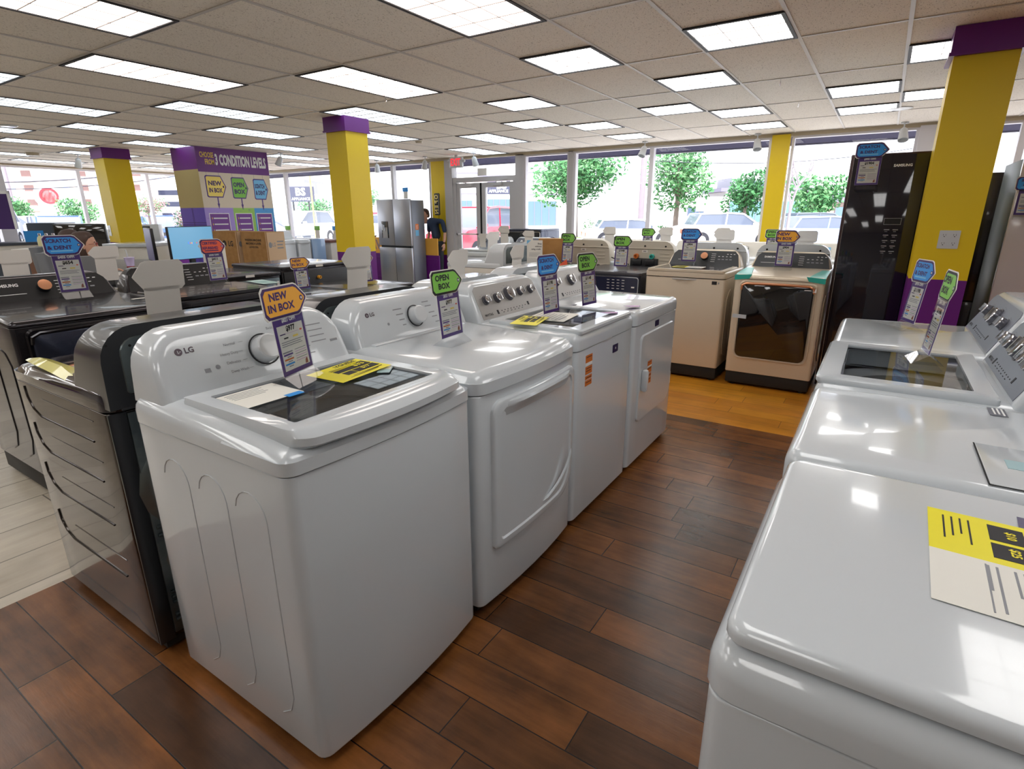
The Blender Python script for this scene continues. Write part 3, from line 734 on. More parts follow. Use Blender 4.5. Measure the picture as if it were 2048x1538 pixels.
def maytag_washer(label, W=.66, D=.70, knobs=None, pm=GREYP, sticker=True):
    t = thing('washing_machine', label, 'washing machine'); h = W/2
    toe(W, D, t)
    b = MB(); b.m(WHITE).body(-h, h, 0, D, .035, .868, .03, .004, c1=False, rb=.006); b.obj('cabinet', t)
    b = MB(); b.m(WHITE).body(-h-.002, h+.002, -.004, D, .872, .945, .03, .035, hole=(-.262, .262, .07, .465, .04), hd=.06, c0=False); b.obj('top_panel', t)
    tub(t, 0, .29, .235, z1=.875)
    b = MB(); b.m(WHITE); xo = .295
    o1 = rr(-xo, xo, -.005, .49, [.02, .02, .01, .01], 4); i1 = rr(-.245, .245, .065, .43, .006, 4)
    b.loft([[(x*.99, y+.008, .935) for x, y in o1], [(x, y, .945) for x, y in o1], [(x, y, .956) for x, y in o1], [(x*.985, y*.97+.008, .963) for x, y in o1], [(x, y, .962) for x, y in i1], [(x, y, .95) for x, y in i1]], False, False)
    lid = b.obj('lid', t); MB().m(LIDG).box(-.244, .244, .066, .429, .952, .956).obj('glass_pane', lid)
    maytag_console(t, W, D, knobs or [(-.215, .01, .022), (-.115, .01, .024), (0, .02, .034), (.11, .02, .022), (.215, .02, .022)], pm)
    b = MB(); p = Plate(b, (0, -.0005, 0), (1, 0, 0), (0, 0, 1)); p.rect(.07, .135, .785, .825, mat('badge_navy', C(36, 34, 78), .3), 3, .003); p.text('M', .1025, .805, .012, INKW, 4); b.obj('badge', t)
    if sticker: stickers(t, -.0005, -.235, -.165, ((.80, .835), (.745, .782), (.72, .738), (.69, .716)))
    return t
def maytag_dryer(label, W=.72, D=.72, pm=GREYP, door=True, knobs=None, consol=True, D2=None):
    t = thing('clothes_dryer', label, 'clothes dryer'); h = W/2
    toe(W, D, t)
    MB().m(WHITE).body(-h, h, 0, D, .035, .862, .03, .004, rb=.006).obj('cabinet', t)
    MB().m(WHITE).body(-h-.002, h+.002, -.006, D, .868, .948, .04, .03, slope=.006).obj('top_panel', t)
    if door:
        b = MB(); b.m(WHITE)
        def dl(i, y): return [(x, y, z) for x, z in rr(-.27+i, .31-i, .29+i, .80-i, [.03, .09, .04, .04], 6)]
        b.loft([dl(0, .004), dl(0, -.004), dl(.004, -.010), dl(.012, -.010)]); d = b.obj('door', t)
        b = MB(); b.m(WHITE2).box(-.245, -.205, -.045, -.008, .47, .60, .014); b.obj('handle', d)
        b = MB(); b.m(CARD).box(.312, .32, -.008, -.001, .62, .70).box(.312, .32, -.008, -.001, .38, .46); b.obj('hinge', d)
        stickers(t, -.0107, -.15, -.08, ((.60, .63), (.555, .59), (.53, .55), (.49, .525)))
        b = MB(); p = Plate(b, (0, -.0005, 0), (1, 0, 0), (0, 0, 1)); p.rect(-.04, .025, .815, .85, mat('badge_navy', C(36, 34, 78), .3), 3, .003); b.obj('badge', t)
    if consol: maytag_console(t, W, D, knobs or [(-.17, .02, .022), (.02, .02, .034), (.2, .02, .022)], pm)
    return t

# ---------------- price signs
def sign(x, y, z, rz, kind, label, price=None, off=None, h=.29, w=.19, lean=6, ghost=False):
    t = thing('price_sign', label, 'price sign', (x, y, z), rz)
    k = h/.29
    pz0, pz1 = .030*k, .205*k; hw = w*.36; ca, sa = math.cos(math.radians(lean)), math.sin(math.radians(lean))
    v = Vector((0, sa, ca)); u = Vector((1, 0, 0))
    b = MB(); b.m(ACRYL)
    e = .0015
    b.loft([[(-hw, -.045, 0), (-hw, .0, pz0), (-hw, .045, 0)], [(hw, -.045, 0), (hw, .0, pz0), (hw, .045, 0)]])
    P = lambda a, c, d: Vector((0, 0, pz0))+u*a+v*c+Vector((0, -ca, sa))*d
    s0 = [P(-hw, 0, .0030), P(hw, 0, .0030), P(hw, pz1-pz0, .0030), P(-hw, pz1-pz0, .0030)]
    s1 = [P(-hw, 0, .0045), P(hw, 0, .0045), P(hw, pz1-pz0, .0045), P(-hw, pz1-pz0, .0045)]
    b.loft([s0, s1]); b.obj('acrylic_stand', t)
    # white backing card with page and tag outline in one
    tb, tt = pz1-pz0-.006, pz1-pz0+(.085)*k; tm = (tb+tt)/2; r_ = .012*k
    def tagout(i):
        L, R = -w*.47+i, w*.53-i*1.3; sh = w*.30-i*.4
        return [(L+r_, tb+i), (sh-r_*.5, tb+i), (sh+r_*.6, tb+i+r_*.4), (R-r_*.3, tm-r_*.5), (R, tm), (R-r_*.3, tm+r_*.5), (sh+r_*.6, tt-i-r_*.4), (sh-r_*.5, tt-i), (L+r_, tt-i), (L, tt-i-r_), (L, tb+i+r_)]
    b = MB(); b.m(CARD)
    o_ = [P(a, c, 0) for a, c in tagout(-.003)]; o2 = [P(a, c, .0016) for a, c in tagout(-.003)]; b.loft([o_, o2])
    b.loft([[P(a, c, 0) for a, c in ((-hw, 0), (hw, 0), (hw, tb+.01), (-hw, tb+.01))], [P(a, c, .0012) for a, c in ((-hw, 0), (hw, 0), (hw, tb+.01), (-hw, tb+.01))]])
    b.obj('backing_card', t)
    if kind is None: return t
    fill, l1, l2 = {'new': (TAGO, 'NEW', 'IN BOX'), 'open': (TAGG, 'OPEN', 'BOX'), 'dent': (TAGB, 'SCRATCH', '& DENT'), 'cert': (TAGR, 'CERTIFIED', 'REFURBISHED')}[kind]
    b = MB(); p = Plate(b, P(0, 0, .0012), u, v, .0004)
    H = pz1-pz0; q = hw-.001
    p.rect(-q, q, .001, H, PURPLE, 1); p.rect(-q+.012, q-.012, .014, H-.028*k, PAPER, 2)
    if off: p.text(off, 0, H-.014*k, .011*k, INKW, 3, .05, maxw=hw*1.3)
    if price: p.text(price, 0, H-.040*k, .015*k, INK, 3, .05, maxw=hw)
    p.rect(-q+.02, -q+.045, H-.055*k, H-.052*k, PURPD, 3); p.rect(-q+.045, q-.035, H-.054*k, H-.053*k, PINKP, 3); p.rect(q-.03, q-.02, H-.055*k, H-.050*k, TAGR, 3)
    p.rect(-q+.035, -q+.055, H-.068*k, H-.064*k, INK, 3); p.rect(.005, .03, H-.069*k, H-.063*k, TAGY, 3)
    p.lines(-q+.02, q-.02, H-.076*k, 3, .006*k, .0022*k, LINE, 3)
    for c_, m_ in ((.060, PURPLE), (.046, ORSTK), (.032, TAGB)): p.rect(-q+.018, -.012, (c_-.002)*k, (c_+.003)*k, m_, 3); p.rect(-.04, -.02, (c_-.008)*k, (c_-.005)*k, LINE, 3)
    p.rect(-q+.016, -.012, .066*k, .070*k, LINE, 3)
    for c_ in range(6): p.rect(.0, q-.018, (.068-.007*c_)*k, (.070-.007*c_)*k, PINKP if c_ % 2 else LINE, 3)
    p.poly([(q-.034, .016*k), (q-.02, .016*k), (q-.021, .03*k), (q-.024, .034*k), (q-.031, .028*k)], mat('print_brown', C(150, 90, 70), .6), 3)
    b.obj('price_sheet', t)
    b = MB(); p = Plate(b, P(0, 0, .0016), u, v, .0004)
    p.poly(tagout(.001), PURPD if kind != 'open' else INK, 1); p.poly(tagout(.0085*k), fill, 2)
    two = kind in ('dent', 'cert')
    hh = (.0215 if not two else .0165)*k
    p.text(l1, (-.026 if not two else -.014)*k, tm+.017*k+(.004 if two else 0), hh, PURPD if kind != 'open' else INK, 3, .04, 1.2, maxw=w*.62)
    p.text(l2, (-.020 if not two else -.014)*k, tm-.015*k+(.006 if two else 0), hh, PURPD if kind != 'open' else INK, 3, .04, 1.2, maxw=w*.62)
    if two: p.rect(-w*.33, w*.22, tm-.028*k, tm-.022*k, TAGLB if kind == 'dent' else PURPD, 3)
    cx = w*.40; p.poly([(cx+.008*math.cos(j*PI/6), tm+.008*math.sin(j*PI/6)) for j in range(12)], PURPD, 3); p.poly([(cx+.004*math.cos(j*PI/6), tm+.004*math.sin(j*PI/6)) for j in range(12)], CARD, 4)
    b.obj('tag', t)
    return t
def place(t, x, y, rz): t.location = (x, y, 0); t.rotation_euler = (0, 0, math.radians(rz)); return t
def sheet(name, label, cat, loc, rz, build, curl=None):
    b = MB(); p = Plate(b, (0, 0, 0), (1, 0, 0), (0, 1, 0), .0005); build(p)
    if curl:
        for v in b.bm.verts: v.co.z += curl(v.co.x, v.co.y)
    o = b.obj(name); o.location = loc; o.rotation_euler = (0, 0, math.radians(rz)); return tag(o, label, cat)
def eguide(p, w=.20, h=.13, price='$33', back=True):
    p.rect(-w/2, w/2, -h/2, h/2, EYEL, 1); p.text('ENERGYGUIDE', 0, h*.38, h*.11, INK, 2, .03, maxw=w*.85)
    p.rect(-w*.44, w*.44, h*.0, h*.28, INK, 2); p.text(price, w*.26, h*.12, h*.14, EYEL, 3, .03)
    p.rect(-w*.44, -.01*w, -h*.24, -h*.04, INK, 2); p.rect(.01*w, w*.44, -h*.24, -h*.04, INK, 2)
    p.text('240', -w*.2, -h*.14, h*.10, EYEL, 3, .03); p.text('$17', w*.22, -h*.14, h*.10, EYEL, 3, .03)
    p.lines(-w*.4, w*.3, h*.25, 2, h*.06, h*.02, EYEL, 3); p.lines(-w*.42, w*.42, -h*.32, 2, h*.06, h*.015, INK, 2)

# ================= left front row (faces the aisle, -y)
FY = 1.03
place(lg_washer('white top load washer with glass lid, nearest machine of the left aisle row'), .995, FY, 0)
place(lg_dryer('white dryer with wide curved pull handle door, second machine of the left aisle row', W=.71), 1.72, FY, 0)
place(maytag_washer('white washer with chrome knobs and orange front stickers, third in the left aisle row', W=.665), 2.425, FY, 0)
place(maytag_dryer('white dryer with small side door handle, last in the left aisle row', W=.74), 3.155, FY, 0)
sign(.985, 1.405, .966, 20, 'new', 'orange NEW IN BOX sign priced 977 dollars on the nearest washer lid', '$977', '$821 OFF!', h=.285, w=.205)
sign(1.66, 1.36, .957, 5, 'open', 'green OPEN BOX sign priced 977 dollars on the curved handle dryer', '$977', '$821 OFF!', h=.285, w=.205)
sign(2.30, 1.27, .964, -2, 'dent', 'blue SCRATCH & DENT sign on the glass lid washer with chrome knobs', '$1198', '$976 OFF!', h=.30, w=.20)
sign(2.70, 1.26, .950, -6, 'open', 'green OPEN BOX sign on the last white dryer of the left aisle row', '$1148', '$841 OFF!', h=.30, w=.20)
sheet('energy_label', 'bright yellow energy guide sheet lying on the nearest washer lid', 'energy label', (1.13, 1.35, .973), 3, lambda p: eguide(p, .21, .16), lambda x, y: .004*math.sin(x*22))
sheet('paper_strip', 'pale blue paper strip beside the energy guide on the nearest washer', 'paper', (1.225, 1.285, .9685), 35, lambda p: (p.rect(-.06, .06, -.02, .02, mat('pale_blue_paper', C(160, 190, 196), .5), 1), p.rect(-.02, .02, -.016, .016, PAPER, 2)))
sheet('instruction_sheet', 'white printed sheet under the left corner of the nearest washer lid glass', 'paper', (.835, 1.375, .968), 0, lambda p: (p.rect(-.085, .085, -.075, .075, PAPER, 1), p.lines(-.07, .04, .06, 5, .012, .002, LINE, 2), p.rect(.03, .08, -.085, -.06, TAGB, 2)))
sheet('energy_label', 'yellow energy guide sheet on the lid of the chrome knob washer', 'energy label', (2.20, 1.33, .966), 12, lambda p: eguide(p, .20, .13, '$26'), lambda x, y: .004*math.sin(x*25))
sheet('instruction_sheet', 'white printed sheet under the glass lid next to the second yellow guide', 'paper', (2.40, 1.31, .960), 8, lambda p: (p.rect(-.14, .1, -.10, .10, PAPER, 1), p.lines(-.1, .06, .08, 8, .02, .004, LINE, 2)))
def pinktag(p):
    p.poly([(-.05, -.028), (.028, -.028), (.055, 0), (.028, .028), (-.05, .028)], PURPLE, 1); p.poly([(-.046, -.024), (.026, -.024), (.049, 0), (.026, .024), (-.046, .024)], PINKP, 2)
    p.lines(-.035, .02, .015, 4, .009, .003, PURPD, 3)
sheet('paper_tag', 'pink paper tag lying on the glass lid of the chrome knob washer', 'tag', (2.585, 1.09, .966), -20, pinktag, lambda x, y: .01*max(0, -x*12))
sheet('paper_tag', 'pink paper tag lying on the last white dryer top of the aisle row', 'tag', (2.93, 1.10, .951), -20, pinktag, lambda x, y: .01*max(0, -x*12))
sheet('label_sticker', 'small grey label stuck on the last white dryer top below the signs', 'label', (2.82, 1.42, .949), 0, lambda p: p.rect(-.04, .04, -.012, .012, GREYP2, 1))
# ================= black machines behind them, backs to the camera
def back_machine(label, W, D, cab, side, backm, shell, zc=1.13, door_shelf=False, valves=False, kindw='dryer', grille=True):
    t = thing('clothes_dryer' if kindw == 'dryer' else 'washing_machine', label, 'clothes dryer' if kindw == 'dryer' else 'washing machine'); h = W/2
    toe(W, D, t)
    b = MB(); b.m(side).body(-h, h, 0, D-.02, .035, .875, .02, .004, rb=.006)
    for z in (.76, .62, .46, .26):                               # long pressed ribs on the side sheet
        for s in (-1, 1):
            x = s*(h+.0004)
            b.tube([(x, D-.16, z), (x, .18, z-.0), (x, .12, z+.02), (x, .085, z+.06), (x, .08, z+.10)], .0035, 6)
            b.tube([(x, D-.13, z+.075), (x, .22, z+.075)], .0018, 5)
    b.obj('cabinet', t)
    b = MB(); b.m(BLACKP if shell is BLACKP else shell)
    b.box(-h, -h+.05, D-.021, D-.012, .04, .875, .002); b.obj('back_frame', t)
    MB().m(shell).box(h-.05, h, D-.021, D-.012, .04, .875, .002).obj('back_frame', t)
    b = MB(); b.m(backm).box(-h+.05, h-.05, D-.02, D-.008, .06, .87, .003)
    b.ball((.10, D-.012, .60), .20, .035, .20, 20, 8); b.ball((.14, D-.010, .34), .13, .02, .10, 16, 6)
    for z in (.47, .44, .22, .20, .18, .13, .11): b.tube([(-h+.07 if False else h-.20, D-.006, z), (h-.06, D-.006, z)], .006, 6)
    b.lathe([(.055, 0), (.05, .02), (.0, .02)], (-.16, D-.008, .18), (0, 1, 0), 20)
    b.box(h-.16, h-.15, D-.008, D-.0, .14, .20).box(h-.12, h-.11, D-.008, D-.0, .14, .20)
    b.obj('back_panel', t)
    MB().m(mat('lime_plastic', C(196, 206, 60), .4)).lathe([(.028, 0), (.028, .02), (.020, .022), (.020, .004), (.004, .004)], (h-.12, D-.008, .265), (0, 1, 0), 18).obj('drain_cap', t)
    b = MB(); b.m(shell if shell is WHITE else mat('glossy_black_top', C(34, 30, 42), .08, metal=.3, coat=1)).body(-h-.003, h+.003, -.02, D-.01, .88, .955, .05, .045, bow=.02, slope=.03); b.obj('top_panel', t)
    b = MB(); cons(b.m(shell), W-.01, .89, zc, .50, .60, D, r=.10, top_in=.006, rnd=.02); co = b.obj('console', t)
    b = MB(); b.m(backm).loft([[(x, D, z) for x, z in rr(-h+.06, h-.06, .93, zc-.035, [.01, .01, .05, .05], 5)][::-1], [(x, D+.004, z) for x, z in rr(-h+.062, h-.062, .932, zc-.037, [.01, .01, .05, .05], 5)][::-1]])
    b.m(SHADOW)
    for s in (-1, 1):
        for q in range(3): b.box(s*.14+q*.035-.05, s*.14+q*.035-.022, D+.003, D+.0048, zc-.075, zc-.071)
        b.cyl((s*(h-.09), D+.003, zc-.06), (0, 1, 0), .004, .003, 8); b.cyl((s*(h-.03), D-.001, zc-.05), (0, 1, 0), .004, .003, 8)
    b.m(CARD).box(.03, .12, D+.004, D+.006, zc-.085, zc-.06)
    b.obj('console_back_plate', co)
    if valves:
        MB().m(BLACKP).box(-.16, .16, D-.03, D+.006, .945, 1.03, .004).obj('valve_recess', t)
        for x, m_, nm in ((.09, ORSTK, 'hot_valve'), (-.08, TEAL, 'cold_valve')):
            q = MB().m(m_).lathe([(.022, 0), (.022, .03), (.014, .032), (.014, .01), (.004, .01)], (x, D+.004, 1.035), (0, 1, 0), 16).obj(nm, t); q['label'] = 'coloured round water inlet'
    return t
RY = 1.83+.76                       # front plane of the second row
place(back_machine('black dryer with bare steel back, back to back with the nearest white washer', .67, .76, BLACKM, BLACKS, GALV, mat('black_shell', C(44, 46, 50), .3, metal=.3, coat=.3), 1.135), .965, RY, 180)
place(back_machine('black dryer showing only its grey console back plate, behind the curved handle dryer', .67, .76, BLACKM, BLACKS, GALV, mat('black_shell', C(44, 46, 50), .3), 1.125), 1.69, RY, 180)
place(back_machine('white washer seen from behind, its rounded console showing behind the chrome knob washer', .66, .76, WHITE, WHITE, GALV, WHITE, 1.12, kindw='washer'), 2.40, RY, 180)
place(back_machine('white dryer seen from behind, its rounded console showing behind the last white dryer', .68, .76, WHITE, WHITE, GALV, WHITE, 1.13), 3.12, RY, 180)
# yellow film left on the black dryer top
b = MB(); b.m(mat('yellow_film', C(190, 180, 50), .3, coat=.5))
b.loft([[(x, 0, z) for x, z in ((0, 0), (.02, .012), (.05, 0))], [(x, .12, z+.012) for x, z in ((-.002, 0), (.03, .016), (.07, 0))], [(x, .30, z+.02) for x, z in ((0, 0), (.03, .014), (.06, 0))], [(x, .42, z+.01) for x, z in ((.02, 0), (.03, .004), (.04, 0))]])
o = b.obj('film_strip'); o.location = (.64, 2.12, .935); tag(o, 'strip of yellow film along the side edge of the near black dryer top', 'film')

# ================= black pair farther left (fronts to the camera)
def samsung(kind, label, W, D, bodym, panelm, base=DARKBASE, knobm=ROSE, name=True, handle=ROSE, facem=BLACKG, text='SAMSUNG', knob_on=True):
    dr_ = kind == 'dryer'
    t = thing('clothes_dryer' if dr_ else 'washing_machine', label, 'clothes dryer' if dr_ else 'washing machine'); h = W/2
    b = MB(); b.m(base).box(-h+.006, h-.006, .02, D-.03, .02, .125, .01)
    for x in (-h+.06, h-.06): b.cyl((x, .07, 0), (0, 0, 1), .02, .022, 10); b.cyl((x, D-.1, 0), (0, 0, 1), .02, .022, 10)
    b.obj('base', t)
    zt = .925 if dr_ else .905
    b = MB(); b.m(bodym).body(-h, h, 0, D, .125, zt, .02, .004, rb=.004, c1=dr_)
    for y0 in (.12, .34):
        for s in (-1, 1):
            x = s*(h+.0004); b.tube([(x, y0+.12, .2), (x, y0+.05, .23), (x, y0, .32), (x, y0, .72), (x, y0+.05, .78), (x, y0+.12, .80)], .004, 6)
    b.obj('cabinet', t)
    if dr_:
        MB().m(bodym).body(-h-.003, h+.003, -.008, D, .928, .985, .03, .025, slope=.03).obj('top_panel', t)
        b = MB(); b.m(bodym)
        R = lambda i, y: [(x, y, z) for x, z in rr(-h+.055+i, h-.055-i, .26+i, .905-i, [.05, .05, .035, .035], 6)]
        b.loft([R(-.008, .001), R(-.008, -.010), R(0, -.014), R(.010, -.010)], True, True); d = b.obj('door', t)
        b = MB(); b.m(facem); b.loft([R(.012, -.009), R(.012, -.026), R(.020, -.032)]); b.obj('glass_front', d)
        b = MB(); b.m(handle)
        b.tube([(-h+.066, -.022, .84), (-h+.068, -.03, .875), (-h+.10, -.034, .893), (0, -.036, .897), (h-.10, -.034, .893), (h-.068, -.03, .875), (h-.066, -.022, .84)], .010, 8); hd = b.obj('handle', d)
        if handle is ROSE: hd['label'] = 'rose gold curved door handle'
    else:
        b = MB(); b.m(bodym).body(-h-.003, h+.003, -.006, D, .912, .965, .03, .02, hole=(-h+.07, h-.07, .06, .50, .03), hd=.05, c0=False, slope=0); b.obj('top_panel', t)
        tub(t, 0, .28, .24, z1=.90)
        b = MB(); b.m(bodym); o1 = rr(-h+.012, h-.012, -.012, .52, .02, 4); i1 = rr(-h+.055, h-.055, .055, .50, .02, 4)
        b.loft([[(x, y, .958) for x, y in o1], [(x, y, .972) for x, y in o1], [(x*.99, y*.99, .978) for x, y in o1], [(x, y, .978) for x, y in i1]], False, False); lid = b.obj('lid', t)
        b = MB(); b.m(facem if facem is not BLACKG else mat('lid_black_glass', C(70, 68, 76), .12, coat=.8)); b.loft([[(x, y, .966) for x, y in i1], [(x, y, .9795) for x, y in i1]]); b.obj('glass_pane', lid)
    b = MB(); cons(b.m(bodym), W-.005, .955, 1.115, D-.155, D-.06, D, r=.08, top_in=.045, rnd=.015); co = b.obj('console', t)
    v = Vector((0, .095, .16)).normalized(); c0 = (0, D-.155+.0475-.0005, 1.035)
    b = MB(); p = Plate(b, c0, (1, 0, 0), v, .0015); q = h-.02
    p.poly([(-q, -.082), (q, -.082), (q-.028, .045), (q-.06, .08), (-q+.06, .08), (-q+.028, .045)], panelm, 1)
    p.text(text, -.17, .035, .018, INKW, 2, .03); p.rect(-.25, -.09, -.022, -.019, INKW, 2)
    for k in range(5): p.rect(.06, .10, .045-.02*k, .048-.02*k, INKW, 2)
    for k in range(4):
        p.rect(.125+.035*k, .14+.035*k, .02, .024, INKW, 2); p.rect(.125+.035*k, .148+.035*k, -.012, -.004, LINE, 2)
    for k in range(3): p.rect(.26-.03*k, .275-.03*k, .045, .05, INKW, 2)
    b.obj('control_panel', co)
    if knob_on:
        kb = knob('knob', co, Vector(c0)+Vector((-.0, 0, 0))+v*.012, Vector((0, -.16, .095)), .034, .03, BLACKP); kb.location.x = 0.0
        b = MB(); n_ = Vector((0, -.16, .095)).normalized(); b.m(knobm).lathe([(.033, 0), (.033, .004), (.02, .006)], Vector(c0)+v*.012+n_*.03, n_, 28); b.obj('knob_cap', kb)
    return t
s1 = place(samsung('dryer', 'black steel dryer with rose gold knob under the 654 dollar sign', .74, .76, BLACKM, BLACKP, handle=BLACKM, facem=NAVYS), 1.24, 3.45, 0)
s2 = place(samsung('washer', 'black steel washer with dark glass lid beside the 411 dollar sign', .70, .76, BLACKM, BLACKP, facem=mat('lid_grey_glass', C(96, 92, 92), .2, coat=.4)), 2.01, 3.47, 0)
sign(1.33, 3.93, .985, 0, 'dent', 'blue SCRATCH & DENT sign priced 654 dollars on the left black dryer', '$654', '$455 OFF!', h=.355, w=.195)
sign(2.16, 3.86, .98, 0, 'cert', 'red CERTIFIED REFURBISHED sign priced 411 dollars on the black washer', '$411', '$438 OFF!', h=.31, w=.175)
sheet('folded_leaflet', 'pale green folded leaflet lying on the black washer beside the red sign', 'leaflet', (2.40, 3.72, .985), -8, lambda p: (p.rect(-.06, .06, -.14, .14, mat('pale_green_print', C(176, 206, 200), .5), 1), p.rect(-.04, .04, -.10, .06, mat('teal_print', C(130, 170, 168), .5), 2)))
sheet('paper_slip', 'small white slip lying on the left black dryer near its right edge', 'paper', (1.53, 3.60, .982), 5, lambda p: p.rect(-.05, .05, -.012, .012, PAPER, 1))
# low front loaders beside them, mostly hidden
def front_loader(label, W, D, H, bodym, fascia, doorm=BLACKG, ringm=CHROME, topm=None, knobx=-.06, cat='washing machine', fh=.16, back=False, knobs_n=0):
    t = thing('washing_machine' if cat == 'washing machine' else 'clothes_dryer', label, cat); h = W/2
    toe(W, D, t)
    MB().m(bodym).body(-h, h, 0, D, .035, H-.03, .025, .004, rb=.006).obj('cabinet', t)
    MB().m(topm or bodym).body(-h-.001, h+.001, -.01, D, H-.028, H, .03, .012).obj('top_panel', t)
    b = MB(); p = Plate(b, (0, -.001, 0), (1, 0, 0), (0, 0, 1), .001)
    p.poly(rr(-h+.01, h-.01, H-.045-fh, H-.04, .025, 4), CHROME if ringm is CHROME else bodym, 6); p.poly(rr(-h+.018, h-.018, H-.038-fh, H-.047, .02, 4), fascia, 12)
    zc = H-.042-fh/2
    for c_ in range(4):
        for r_ in range(4): p.rect(.02+.05*c_, .045+.05*c_, zc+.045-.027*r_, zc+.049-.027*r_, INKW, 13)
    p.rect(h-.075, h-.045, zc-.02, zc-.008, INKW, 13)
    b.obj('control_panel', t)
    knob('knob', t, (knobx, -.012, zc+.01), (0, -1, 0), .04, .03, BLACKP, ring=CHROME)
    zd = (H-.05-fh+.08)/2+.02; rd = min(.235, (H-.3)/2)
    b = MB(); b.m(ringm).lathe([(rd, 0), (rd, .03), (rd-.015, .045), (rd-.05, .045), (rd-.06, .02), (rd-.06, 0)], (0, -.001, zd), (0, -1, 0), 40, False); d = b.obj('door', t)
    MB().m(doorm).lathe([(rd-.055, 0), (rd-.055, .02), (rd-.10, .035), (.01, .045)], (0, -.001, zd), (0, -1, 0), 36).obj('glass_door', d)
    return t
place(front_loader('low black front load washer hidden right of the black washer under a small orange sign', .64, .72, .86, BLACKM, BLACKP), 2.74, 3.5, 0)
place(front_loader('low black front load dryer hidden under the cut off orange sign', .64, .72, .86, BLACKM, BLACKP, cat='clothes dryer'), 3.42, 3.5, 0)
sign(2.80, 3.80, .86, 0, 'new', 'small orange NEW IN BOX sign seen over the black dryer backs', '$1488', '$798 OFF!', h=.27, w=.18)
sign(3.40, 3.72, .86, 0, 'new', 'orange NEW IN BOX sign half hidden behind a white card back', '$1488', '$798 OFF!', h=.27, w=.18)
# the pair with open steel backs
def open_back(label, W, D, H, cat, variant):
    t = thing('washing_machine' if cat == 'washing machine' else 'clothes_dryer', label, cat); h = W/2
    toe(W, D, t)
    MB().m(BLACKM).body(-h, h, 0, D-.01, .035, H-.03, .02, .004, rb=.006).obj('cabinet', t)
    MB().m(BLACKM).body(-h-.004, h+.004, -.01, D+.004, H-.028, H, .02, .010).obj('top_panel', t)
    b = MB(); b.m(GALV if variant else BLACKP).box(-h+.02, h-.02, D-.01, D, .06, H-.05, .002); b.obj('back_panel', t)
    b = MB(); b.m(CARD).box(-.04, .04, D+.004, D+.006, H-.024, H-.004); q = b.obj('stock_label', t); q['label'] = 'small white stock label'
    if variant:
        b = MB(); b.m(CARD).box(-h+.07, -h+.20, D, D+.008, H-.21, H-.11, .003).box(-h+.03, -h+.05, D, D+.006, .3, H-.08); b.m(SHADOW).cyl((.02, D, H-.14), (0, 1, 0), .028, .004, 16); b.obj('vent_cover', t)
    else:
        for x, m_ in ((.16, TAGB), (0.02, TAGO)):
            MB().m(m_).lathe([(.016, 0), (.016, .03), (.008, .03), (.008, 0)], (x, D, H-.12), (0, 1, 0), 14).obj('water_inlet', t)
        MB().m(WHITE2).lathe([(.045, 0), (.04, .012), (.01, .012)], (.14, D, H-.22), (0, 1, 0), 20).obj('drum_cap', t)
        b = MB(); b.m(CARD).tube([(-.10+.07*math.cos(a), D+.03, H-.30+.07*math.sin(a)) for a in [q*PI/6 for q in range(13)]], .008, 6).tube([(-.10, D+.02, H-.23), (-.02, D+.03, H-.20), (.04, D+.02, H-.26)], .008, 6); b.obj('drain_hose', t)
        b = MB(); b.m(CARD).loft([[(x*s+.06, D+.02+y*s, H-.34+z) for x, y in ((-.06, 0), (.06, 0), (.05, .03), (-.05, .03))] for s, z in ((1, 0), (1.1, .06), (.7, .12), (.3, .15))]); b.obj('parts_bag', t)
    return t
place(open_back('black front loader seen from behind with orange and blue water inlets and a hose', .82, .78, 1.0, 'washing machine', 0), 3.50, 5.26, 180)
place(open_back('black front loader back with a white vent cover, left of the one with hose', .60, .76, .965, 'clothes dryer', 1), 2.765, 5.22, 180)
place(open_back('dark machine seen from behind, back to back with the 654 dollar black dryer', .66, .72, .96, 'clothes dryer', 1), 1.45, 5.0, 180)
sign(1.83, 4.75, .96, 180, None, 'blank white sign back standing behind the 654 dollar black dryer', h=.275, w=.19)
sign(1.30, 4.72, .96, 180, None, 'blank white sign back cut by the left picture edge', h=.275, w=.19)
sign(2.75, 5.0, .965, 180, None, 'small blank white sign back below the big screen', h=.27, w=.19)
sign(1.03, 2.26, .95, 180, None, 'large blank white sign back standing on the near black dryer', h=.335, w=.175)
sign(2.02, 2.30, .94, 180, None, 'blank white sign back standing between the two yellow tagged signs and the refrigerator', h=.345, w=.19)
sign(2.68, 2.15, .95, 180, None, 'blank white sign back behind the green 977 dollar sign', h=.29, w=.19)
sign(3.30, 2.12, .95, 180, None, 'slim blank white sign back left of the shop without using credit card', h=.29, w=.17)

# ================= right foreground row (faces the aisle, +y)
SY = .90
def placeR(t, x, y=.10): place(t, x, y, 180); t.scale = (1, SY, 1); return t
def lid_washer(label, W=.62, D=.72):
    t = thing('washing_machine', label, 'washing machine'); h = W/2
    toe(W, D, t)
    MB().m(WHITE).body(-h, h, 0, D, .035, .85, .03, .004, rb=.006).obj('cabinet', t)
    MB().m(WHITE).body(-h-.004, h+.004, -.006, D, .856, .925, .045, .04).obj('top_panel', t)
    b = MB(); b.m(WHITE); o1 = lambda i: rr(-h+.012+i, h-.012-i, .012+i, .58-i, .03, 5)
    L = [[(x, y, .926) for x, y in o1(.006)], [(x, y, .932) for x, y in o1(0)]]
    for k in range(6):
        a = k/5*PI/2; L.append([(x, y, .940+.014*math.sin(a)) for x, y in o1(.014*(1-math.cos(a)))])
    b.loft(L); b.obj('lid', t)
    maytag_console(t, W, D, [(-.17, .02, .022), (0, .02, .034), (.17, .02, .022)], GREYP2)
    return t
placeR(lid_washer('white washer with closed white lid and yellow energy label, nearest at the right foreground'), .915)
